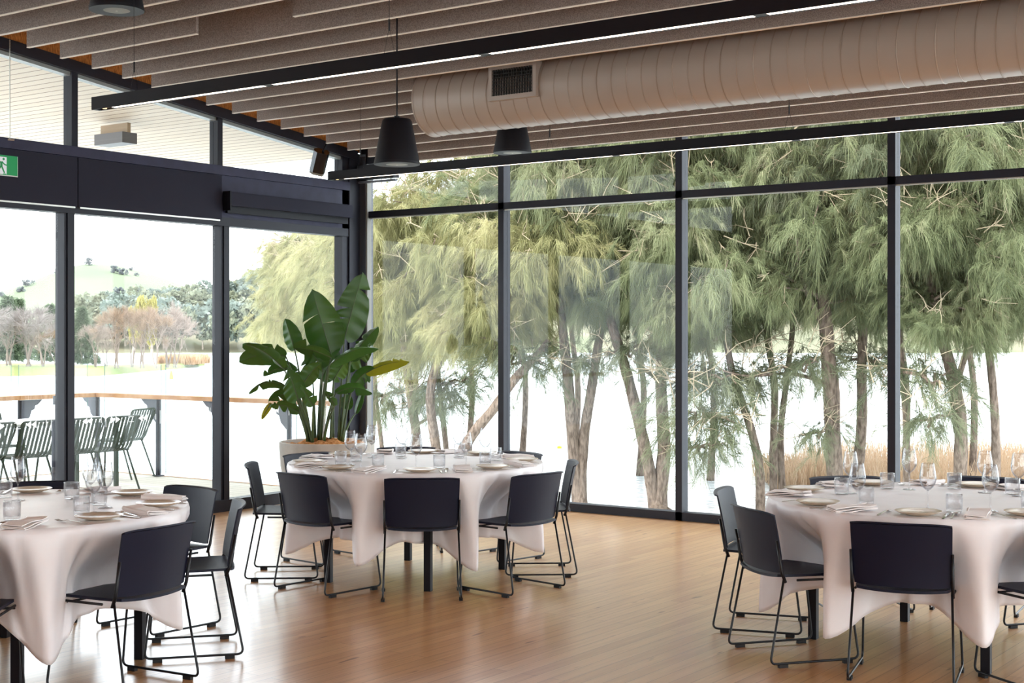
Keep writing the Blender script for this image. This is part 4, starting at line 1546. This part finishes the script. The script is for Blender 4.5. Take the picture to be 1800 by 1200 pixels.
# big limb leaning up to the right behind the first post
she_oak(23, [(.10, L_(23, (806, 815), (830, 765), (870, 715), (905, 665), (935, 635), (965, 600)), .2)],
        [(.3, 0, 3.0, .8), (-.2, .3, 2.0, .65), (.15, .3, 1.2, -1.0)], 'she-oak limb leaning right across the first window post', Y)
she_oak(23.5, [(.115, L_(23.5, (1021, 905), (1017, 870), (1006, 760), (1000, 690), (992, 610), (985, 520), (990, 420)), .55),
               (.10, L_(23.5, (1024, 905), (1022, 850), (1028, 760), (1038, 690), (1050, 610), (1062, 540), (1070, 430)), .2)],
        [(1.0, .5, 2.5, .8), (.6, .3, 3.9, .95), (1.6, 0, 2.9, .8), (1.5, .4, 4.6, .9), (1.15, -.2, 1.15, -.7)],
        'pair of she-oak trunks rising in a narrow V in the second pane', G)
she_oak(23.0, [(.115, L_(23, (1157, 905), (1153, 887), (1140, 815), (1117, 720), (1097, 643), (1077, 575), (1060, 500), (1050, 400)), .9),
               (.125, L_(23, (1160, 905), (1161, 880), (1168, 793), (1163, 727), (1160, 657), (1165, 560), (1160, 430)), .9)],
        [(2.2, .3, 3.4, .95), (2.5, .3, 4.7, 1.0), (2.55, -.2, 2.2, .65), (1.85, -.3, 1.35, -.8), (2.85, -.3, .9, -.6), (1.3, 1, 5.2, .9)],
        'forked she-oak with flared base and one stem leaning left, beside the second post', G,
        extra=[([(2.35, 0, .95), (2.15, -.1, 1.1), (1.95, -.1, 1.25)], .045)])
she_oak(22, [(.085, L_(22, (1340, 905), (1338, 860), (1331, 808), (1313, 738), (1292, 671), (1280, 600), (1268, 500)), .3)],
        [(3.2, 0, 3.2, .85), (3.1, -.3, 1.95, .6), (2.95, -.4, .35, -1.1), (2.8, -.5, -.1, -.7), (3.1, .2, 4.7, .9), (3.0, -.3, .95, -1.1), (3.6, -.3, .95, -.8)],
        'leaning she-oak with low hanging sprays, first trunk right of the second post', G)
she_oak(22.5, [(.075, L_(22.5, (1360, 905), (1361, 860), (1358, 760), (1359, 675), (1350, 600), (1340, 500)), .2)],
        [(3.9, .2, 3.0, .8), (4.1, .2, 4.6, .9)], 'straight she-oak trunk standing left in a close pair of trunks', G)
she_oak(22.7, [(.065, L_(22.7, (1379, 905), (1378, 860), (1374, 760), (1381, 664), (1390, 580), (1395, 500)), .2)],
        [(4.4, 0, 2.4, .7), (4.55, .2, 3.9, .9)], 'straight she-oak trunk standing right in a close pair of trunks', G)
she_oak(21.5, [(.145, L_(21.5, (1478, 890), (1470, 840), (1460, 740), (1453, 643), (1450, 540), (1440, 440), (1452, 330)), .35)],
        [(4.7, 0, 2.6, .8), (4.9, .3, 3.9, .9), (4.55, -.3, .15, -.6), (5.1, .2, 5.2, .9), (4.3, -.3, 1.15, -.8)], 'thickest she-oak trunk in the third pane', G,
        extra=[([(4.7, 0, .95), (4.2, -.1, 1.08), (3.5, -.2, 1.05), (3.1, -.2, 1.15)], .035), ([(4.65, 0, 1.9), (4.3, -.2, 2.6), (4.25, -.3, 3.1), (4.0, -.3, 3.15)], .05)])
she_oak(22, [(.105, L_(22, (1508, 890), (1510, 830), (1512, 740), (1511, 643), (1520, 540), (1530, 430)), .2)],
        [(5.4, .2, 2.9, .8), (5.5, -.2, 4.3, .9), (5.5, -.1, 1.2, -.9)], 'she-oak trunk with sawn stubs left of the third window post', B3)
she_oak(21, [(.065, L_(21, (1598, 905), (1596, 830), (1590, 760), (1583, 668), (1580, 560)), .2)],
        [(5.75, .3, 3.2, .75), (5.7, .2, 4.8, .8)], 'slim she-oak trunk half hidden by the third window post', B3)
she_oak(20.5, [(.115, L_(20.5, (1692, 890), (1691, 832), (1684, 738), (1667, 650), (1648, 556), (1640, 440), (1655, 330)), .3),
               (.06, L_(20.5, (1684, 760), (1682, 700), (1692, 650), (1706, 580), (1715, 500))[1:], 0)],
        [(6.1, 0, 3.0, .75), (6.3, .2, 4.4, .85), (6.8, -.2, 3.4, .7), (5.85, -.3, 1.0, -1.0), (5.9, -.4, .4, -.7), (6.0, -.2, 2.0, .55)],
        'she-oak trunk forking above the reeds in the right pane', G)
she_oak(20.8, [(.08, L_(20.8, (1757, 900), (1754, 836), (1745, 738), (1737, 650), (1731, 559), (1726, 450)), .3)],
        [(7.0, .2, 3.1, .75), (7.1, 0, 4.5, .85), (7.4, -.3, 2.1, .6), (7.6, .2, 3.3, .8)], 'slim she-oak trunk nearest the right picture edge', G)

# second rank of she-oaks further back: crowns fill the panes, trunks mostly hidden
back = [(-4.0, 33, 2.0, .95, Y), (-4.6, 34, 3.3, .7, Y), (-3.2, 32, 2.9, 1.0, Y), (-2.2, 31, 3.1, 1.0, Y), (-1.0, 32, 3.3, 1.0, Y), (.2, 31, 3.6, 1.1, Y), (1.3, 30, 4.0, 1.1, G), (2.6, 29, 4.3, 1.15, G), (3.9, 28, 4.2, 1.1, G),
        (5.0, 27.5, 4.3, 1.1, B3), (6.1, 27, 4.2, 1.1, B3), (7.3, 26.5, 4.3, 1.1, G), (8.4, 26, 4.2, 1.1, G), (9.3, 25.5, 4.2, 1.1, G)]
OD2 = ['leftmost', 'second from the left', 'third from the left', 'fourth from the left', 'fifth from the left', 'sixth from the left', 'seventh from the left', 'eighth from the left',
       'ninth from the left', 'sixth from the right', 'fifth from the right', 'fourth from the right', 'third from the right', 'rightmost']
back = [b for b in back]
names = OD2[:9] + ['fifth from the right', 'fourth from the right', 'third from the right', 'second from the right', 'rightmost']
for i, (la, dp, zz_, sc_, nm) in enumerate(back):
    cr = [(la, 0, zz_, sc_), (la + .5, .6, zz_ + 1.7 * sc_ if la > -.5 else zz_ + .3, sc_), (la - .5, .4, zz_ - .2, sc_ * .8)]
    if la > .5: cr.append((la + .1, .5, zz_ + 3.2, 1.0))
    she_oak(dp, [(.07, [(la, WZ - .1), (la + .1, .5), (la - .05, 2.0), (la, zz_ + .5)], .2)], cr,
            'she-oak of the rear rank behind the bank trunks, %s' % names[i], nm)

# ------------------------------------------------------------------ lake, far banks, hill
struct(MB().box(.05, XE, YS, .08, WZ - .1, -.12).build('foundation_wall', M_WALL))
struct(MB().add([P(-260, -40, WZ), P(260, -40, WZ), P(260, 420, WZ), P(-260, 420, WZ)], [(0, 1, 2, 3)]).build('lake_water', M_WATER))


def land(name, grid_fn, nu, nv, material):
    m = MB()
    vs_ = [grid_fn(i / nu, j / nv) for i in range(nu + 1) for j in range(nv + 1)]
    fs_ = [(i * (nv + 1) + j, (i + 1) * (nv + 1) + j, (i + 1) * (nv + 1) + j + 1, i * (nv + 1) + j + 1) for i in range(nu) for j in range(nv)]
    m.add(vs_, fs_)
    return struct(m.build(name, material, None, smooth='all'))


def spit(u, v):
    k_ = -.62 + (.62 - .216) * u
    near = 100 + 37 * max(0, (k_ + .31) / .094) ** 2 + 1.2 * math.sin(k_ * 90)
    dp = near + v * (22 * (1 - u ** 6) + .5)
    h = WZ - .1 + .75 * min(1, 6 * v, 6 * (1 - v)) * (1 - .45 * u ** 4)
    return P(k_ * dp, dp, h + .05 * math.sin(k_ * 200 + dp))


land('grass_spit', spit, 60, 14, M_LAND)


def hill_h(la, dp):
    h = 46 * math.exp(-((la + 262) / (80 if la > -262 else 74)) ** 2 - ((dp - 1000) / 170) ** 2)
    h += 10 * math.exp(-((la + 300) / 30) ** 2 - ((dp - 980) / 90) ** 2)
    h += 26 * math.exp(-((la + 380) / 70) ** 2 - ((dp - 960) / 130) ** 2)
    h += 1.5 * math.sin(la * .05) * math.sin(dp * .03)
    return h


land('distant_hill', lambda u, v: P(-560 + 620 * u, 760 + 420 * v, hill_h(-560 + 620 * u, 760 + 420 * v) - 3), 90, 50, M_HILL)


def slope_h(la, dp):
    t_ = min(1, max(0, (dp - 238) / 120))
    rise = 4 + 17 * (1 / (1 + math.exp(-(la + 62) / 9)))
    return WZ - .2 + 1.5 * min(1, t_ * 12) + rise * t_ ** 1.1


land('far_shore', lambda u, v: P(-190 + 420 * u, 237 + 130 * v + 3 * math.sin(u * 40), slope_h(-190 + 420 * u, 237 + 130 * v)), 90, 24, M_FAR)

# far tree kinds: leafy gum, bare winter tree, conifer


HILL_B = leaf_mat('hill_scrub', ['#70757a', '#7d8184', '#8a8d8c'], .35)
M_LIMB = mat('winter_bark', '#7a6d64', .9)


def gum_mesh(seed):
    rng = np.random.default_rng(seed)
    pos = []
    for b in range(9):
        c = np.array([rng.normal() * 1.9, rng.normal() * 1.9, 4.2 + rng.uniform(-1.6, 2.2)])
        r_ = rng.uniform(1.0, 1.9)
        d = rng.normal(size=(150, 3)); d /= np.linalg.norm(d, axis=1)[:, None]
        pos.append(c + d * r_ * (.7 + .3 * rng.random((150, 1))))
    pos = np.concatenate(pos)
    N = len(pos)
    a = rng.normal(size=(N, 3)); a /= np.linalg.norm(a, axis=1)[:, None]
    b_ = np.cross(a, rng.normal(size=(N, 3))); b_ /= np.linalg.norm(b_, axis=1)[:, None]
    s = rng.uniform(.25, .55, (N, 1))
    V = np.stack([pos - a * s, pos + b_ * s * .6, pos + a * s, pos - b_ * s * .6], 1).reshape(-1, 3)
    Q = np.arange(N * 4).reshape(-1, 4)
    return np_mesh('gum_foliage', V, Q, NEEDLE_B)


def twig_mesh(seed):
    rng = np.random.default_rng(seed)
    br = MB()
    tips_ = []

    def grow(p, d, L, r_, lvl):
        q = p + d * L
        br.tube([tuple(p), tuple((p + q) / 2 + rng.normal(size=3) * .04 * L), tuple(q)], [r_, r_ * .8, r_ * .6], 4, False)
        if lvl == 0:
            tips_.append((q, d)); tips_.append(((p + q) / 2, d)); return
        for k_ in range(3 if lvl > 1 else 4):
            nd = d + rng.normal(size=3) * .5 + np.array([0, 0, .12]); nd /= np.linalg.norm(nd)
            grow(q, nd, L * rng.uniform(.6, .8), r_ * .55, lvl - 1)
    for k_ in range(3):
        d = np.array([rng.normal() * .22, rng.normal() * .22, 1.0]); d /= np.linalg.norm(d)
        grow(np.array([rng.normal() * .1, rng.normal() * .1, 0]), d, 1.7, .09, 3)
    pos = np.array([t_[0] for t_ in tips_]); dr = np.array([t_[1] for t_ in tips_])
    V, Q = needles(pos, dr, 9, .6, .020, .4, .0, .1)
    return np_mesh('twig_haze', V, Q, NEEDLE_B), br.mesh('bare_limbs', M_LIMB)


def conifer_mesh(seed):
    rng = np.random.default_rng(seed)
    N = 700
    z_ = 5.5 * rng.random(N) ** 1.3 + .3
    r_ = (6 - z_) * .30 * np.sqrt(rng.random(N))
    a = rng.random(N) * 2 * PI
    pos = np.stack([r_ * np.cos(a), r_ * np.sin(a), z_], 1)
    dr = np.stack([np.cos(a), np.sin(a), -.1 + 0 * a], 1)
    V, Q = needles(pos, dr, 14, .45, .05, .5, .3, .3)
    return np_mesh('conifer_foliage', V, Q, NEEDLE_B)


gums = [gum_mesh(i) for i in range(3)]
twigs = [twig_mesh(50 + i) for i in range(3)]
conm = conifer_mesh(5)
FAR_G = leaf_mat('far_gum_hazed', ['#6e7668', '#7d8270', '#8a8d78', '#94937d'], .35)  # both gum tones lightened: distance haze put into the leaf colour
FAR_G2 = leaf_mat('far_gum_blue_hazed', ['#6c776f', '#79837b', '#878e86'], .35)
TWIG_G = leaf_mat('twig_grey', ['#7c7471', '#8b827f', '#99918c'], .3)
TWIG_B = leaf_mat('twig_brown', ['#806a5c', '#8e7967', '#9a8775'], .3)
TWIG_P = leaf_mat('twig_pink', ['#887a70', '#968880', '#a3968c'], .3)
TWIG_O = leaf_mat('twig_orange', ['#866645', '#957553', '#a28663'], .3)
TWIG_Y = leaf_mat('twig_yellow', ['#8c8443', '#9a914f', '#a39d66'], .3)
CON = leaf_mat('conifer_leaf', ['#46533f', '#55624b', '#657057'], .25)
limb_m = M_BARKP


def far_tree(kind, px, topy, dep, label, material, group, basez=-.75, width=1.0, name='bare_tree'):
    la = (px - 900) * dep / 2500
    top = 1.65 + (590 - topy) * dep / 2500
    h = top - basez
    root = thing(name, label, 'tree', P(la, dep, basez), random.uniform(0, 6.28), group)
    if kind == 'twig':
        me, bm_ = twigs[random.randrange(3)]
        s = h / max(v_.co.z for v_ in me.vertices)
        link('limbs', bm_, root, scale=(s * width, s * width, s))
        link('twigs', me, root, scale=(s * width, s * width, s), material=material)
    elif kind == 'con':
        s = h / 6.1
        link('foliage', conm, root, scale=(s * width, s * width, s), material=material)
        MB().tube([(0, 0, 0), (0, 0, h * .8)], [.12, .04], 6).build('trunk', M_BARKP, root)
    else:
        s = h / 7.6
        link('foliage', gums[random.randrange(3)], root, scale=(s * width, s * width, s), material=material)
        MB().tube([(0, 0, -.5), (.1, 0, h * .3), (-.05, .1, h * .6)], [.16 * s + .05, .12 * s, .06 * s], 6).build('trunk', M_BARKP, root)
    return root


gB = 'bare trees on the grass spit'
for (px, ty, dp, m_, w_, lb) in (
        (-30, 520, 104, TWIG_G, 1.3, 'pale grey bare tree cut by the left picture edge on the spit'),
        (18, 545, 108, TWIG_G, 1.2, 'pale grey bare tree on the spit near the left picture edge'),
        (52, 528, 106, TWIG_G, 1.3, 'broad silvery bare tree on the spit left of the first mullion'),
        (78, 550, 105, TWIG_G, 1.0, 'smaller silvery bare tree close left of the first mullion'),
        (100, 562, 109, TWIG_O, .8, 'orange-brown bare tree right against the first mullion'),
        (168, 562, 107, TWIG_P, .8, 'low pinkish bare tree on the spit, first right of the first mullion'),
        (187, 568, 110, TWIG_P, .7, 'low pinkish bare tree beside the ivy-clad trunk'),
        (207, 528, 106, TWIG_B, .9, 'brown bare tree leaning on the spit, left of the white stem'),
        (231, 535, 109, TWIG_B, .8, 'brown bare tree around the white stem on the spit'),
        (252, 530, 106, TWIG_B, .9, 'brown bare tree in the middle of the spit clump'),
        (276, 538, 105, TWIG_B, .9, 'dense brown bare tree right in the spit clump'),
        (292, 524, 108, TWIG_P, 1.0, 'tall pinkish bare tree toward the spit tip'),
        (308, 548, 107, TWIG_P, .9, 'low pinkish bare tree outermost on the spit tip')):
    far_tree('twig', px, ty, dp, lb, m_, gB, width=w_)
for (px, ty, dp, m_, lb) in ((236, 510, 150, TWIG_Y, 'yellow-leaved tree showing above the brown clump, left one'), (266, 524, 152, TWIG_Y, 'yellow-leaved tree showing above the brown clump, right one')):
    far_tree('gum', px, ty, dp, lb, m_, 'yellow trees behind the spit', width=.32, name='yellow_tree')
for (px, ty, dp, w_, lb) in ((14, 515, 135, 1.0, 'dark conifer rising over the silvery trees, left one'), (34, 520, 138, .8, 'dark conifer rising over the silvery trees, right one'),
                             (88, 530, 130, .9, 'dark conifer just left of the first mullion'), (143, 535, 118, .9, 'dark conifer just right of the first mullion')):
    far_tree('con', px, ty, dp, lb, CON, 'conifers on the spit', width=w_, name='conifer')
# gums over the far slope
rr_ = random.Random(3)
cnt = 0
for row, dp in enumerate((242, 262, 285, 310, 340)):
    x_px = 150 + row * 9
    nth = 0
    while x_px < (640 if row > 0 else 470):
        lat = (x_px - 900) * dp / 2500
        gz = slope_h(lat, dp)
        hgt = rr_.uniform(5.5, 8.5)
        ty = 590 - (gz + hgt - 1.65) * 2500 / dp
        nth += 1
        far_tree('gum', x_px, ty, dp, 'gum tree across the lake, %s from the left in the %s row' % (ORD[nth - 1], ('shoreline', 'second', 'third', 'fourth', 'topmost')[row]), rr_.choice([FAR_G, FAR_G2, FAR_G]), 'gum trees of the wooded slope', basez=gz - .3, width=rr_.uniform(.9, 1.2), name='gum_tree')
        x_px += rr_.uniform(28, 38) * 260 / dp
        cnt += 1
x_px = 690
nth = 0
while x_px < 1900:      # thin line of trees along the far shore to the right
    dp = rr_.uniform(255, 300)
    lat = (x_px - 900) * dp / 2500
    gz = slope_h(lat, dp)
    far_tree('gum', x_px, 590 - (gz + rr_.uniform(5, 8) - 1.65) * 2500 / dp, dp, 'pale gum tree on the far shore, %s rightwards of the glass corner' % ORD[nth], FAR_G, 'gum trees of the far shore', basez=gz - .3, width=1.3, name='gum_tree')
    nth += 1
    x_px += rr_.uniform(58, 75)
# scrub on the hill
for k_ in range(34):
    la = rr_.uniform(-400, -165); dp = rr_.uniform(890, 995)
    s = rr_.uniform(.4, .85)
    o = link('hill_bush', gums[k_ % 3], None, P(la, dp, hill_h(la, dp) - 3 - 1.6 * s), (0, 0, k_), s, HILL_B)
    tag(o, 'small grey-violet bush dotted on the green hill', 'bush', 'bushes on the green hill')

# reeds at the water's edge and on the spit tip


def reeds(name, n_, lat0, lat1, d0, d1, z0, hh, wd, label, material=M_REED):
    la = RNG.uniform(lat0, lat1, n_); dp = RNG.uniform(d0, d1, n_)
    x = CAM[0] + la * CT - dp * ST; y = CAM[1] + la * ST + dp * CT
    p = np.stack([x, y, np.full(n_, z0)], 1)
    d = np.stack([RNG.normal(size=n_) * .16, RNG.normal(size=n_) * .16, np.ones(n_)], 1)
    L = hh * RNG.uniform(.6, 1.15, n_)[:, None]
    s = np.stack([RNG.normal(size=n_), RNG.normal(size=n_), np.zeros(n_)], 1); s /= np.linalg.norm(s, axis=1)[:, None]
    p1 = p + d * L * .6; p2 = p1 + d * L * .4 + s * L * .1
    V = np.stack([p - s * wd, p + s * wd, p1 + s * wd, p1 - s * wd, p2 + s * wd * .5, p2 - s * wd * .5], 1).reshape(-1, 3)
    b = (np.arange(n_) * 6)[:, None]
    Q = np.concatenate([b + np.array([[0, 1, 2, 3]]), b + np.array([[3, 2, 4, 5]])], 1).reshape(-1, 4)
    o = link(name, np_mesh(name, V, Q, material))
    tag(o, label, 'reeds', None, 'stuff')


reeds('reed_bed', 7000, 6.3, 12.5, 25, 32, WZ - .05, .62, .006, 'bed of dry orange reeds by the water behind the right trunks')
reeds('reed_bed', 2200, 4.9, 6.3, 25.5, 29, WZ - .05, .55, .007, 'sparse tuft of dry reeds left of the third window post')
reeds('reed_bed', 5000, -31.6, -28.2, 126, 133, WZ + .3, .8, .03, 'orange reeds on the tip of the grass spit')
bu = thing('buoy', 'small yellow buoy floating beyond the glass balustrade', 'buoy', P(-22.4, 93.5, WZ))
MB().lathe([(.0001, -.1), (.13, 0), (.12, .25), (.06, .5), (.0001, .6)], 14).build('float', mat('buoy_yellow', '#f2c21c', .5), bu, smooth=True)
b2_ = thing('buoy', 'tiny yellow buoy on the water right of the middle table', 'buoy', P(1.2, 36, WZ))
MB().lathe([(.0001, -.05), (.06, 0), (.06, .05), (.0001, .08)], 12).build('float', MATS['buoy_yellow'], b2_, smooth=True)
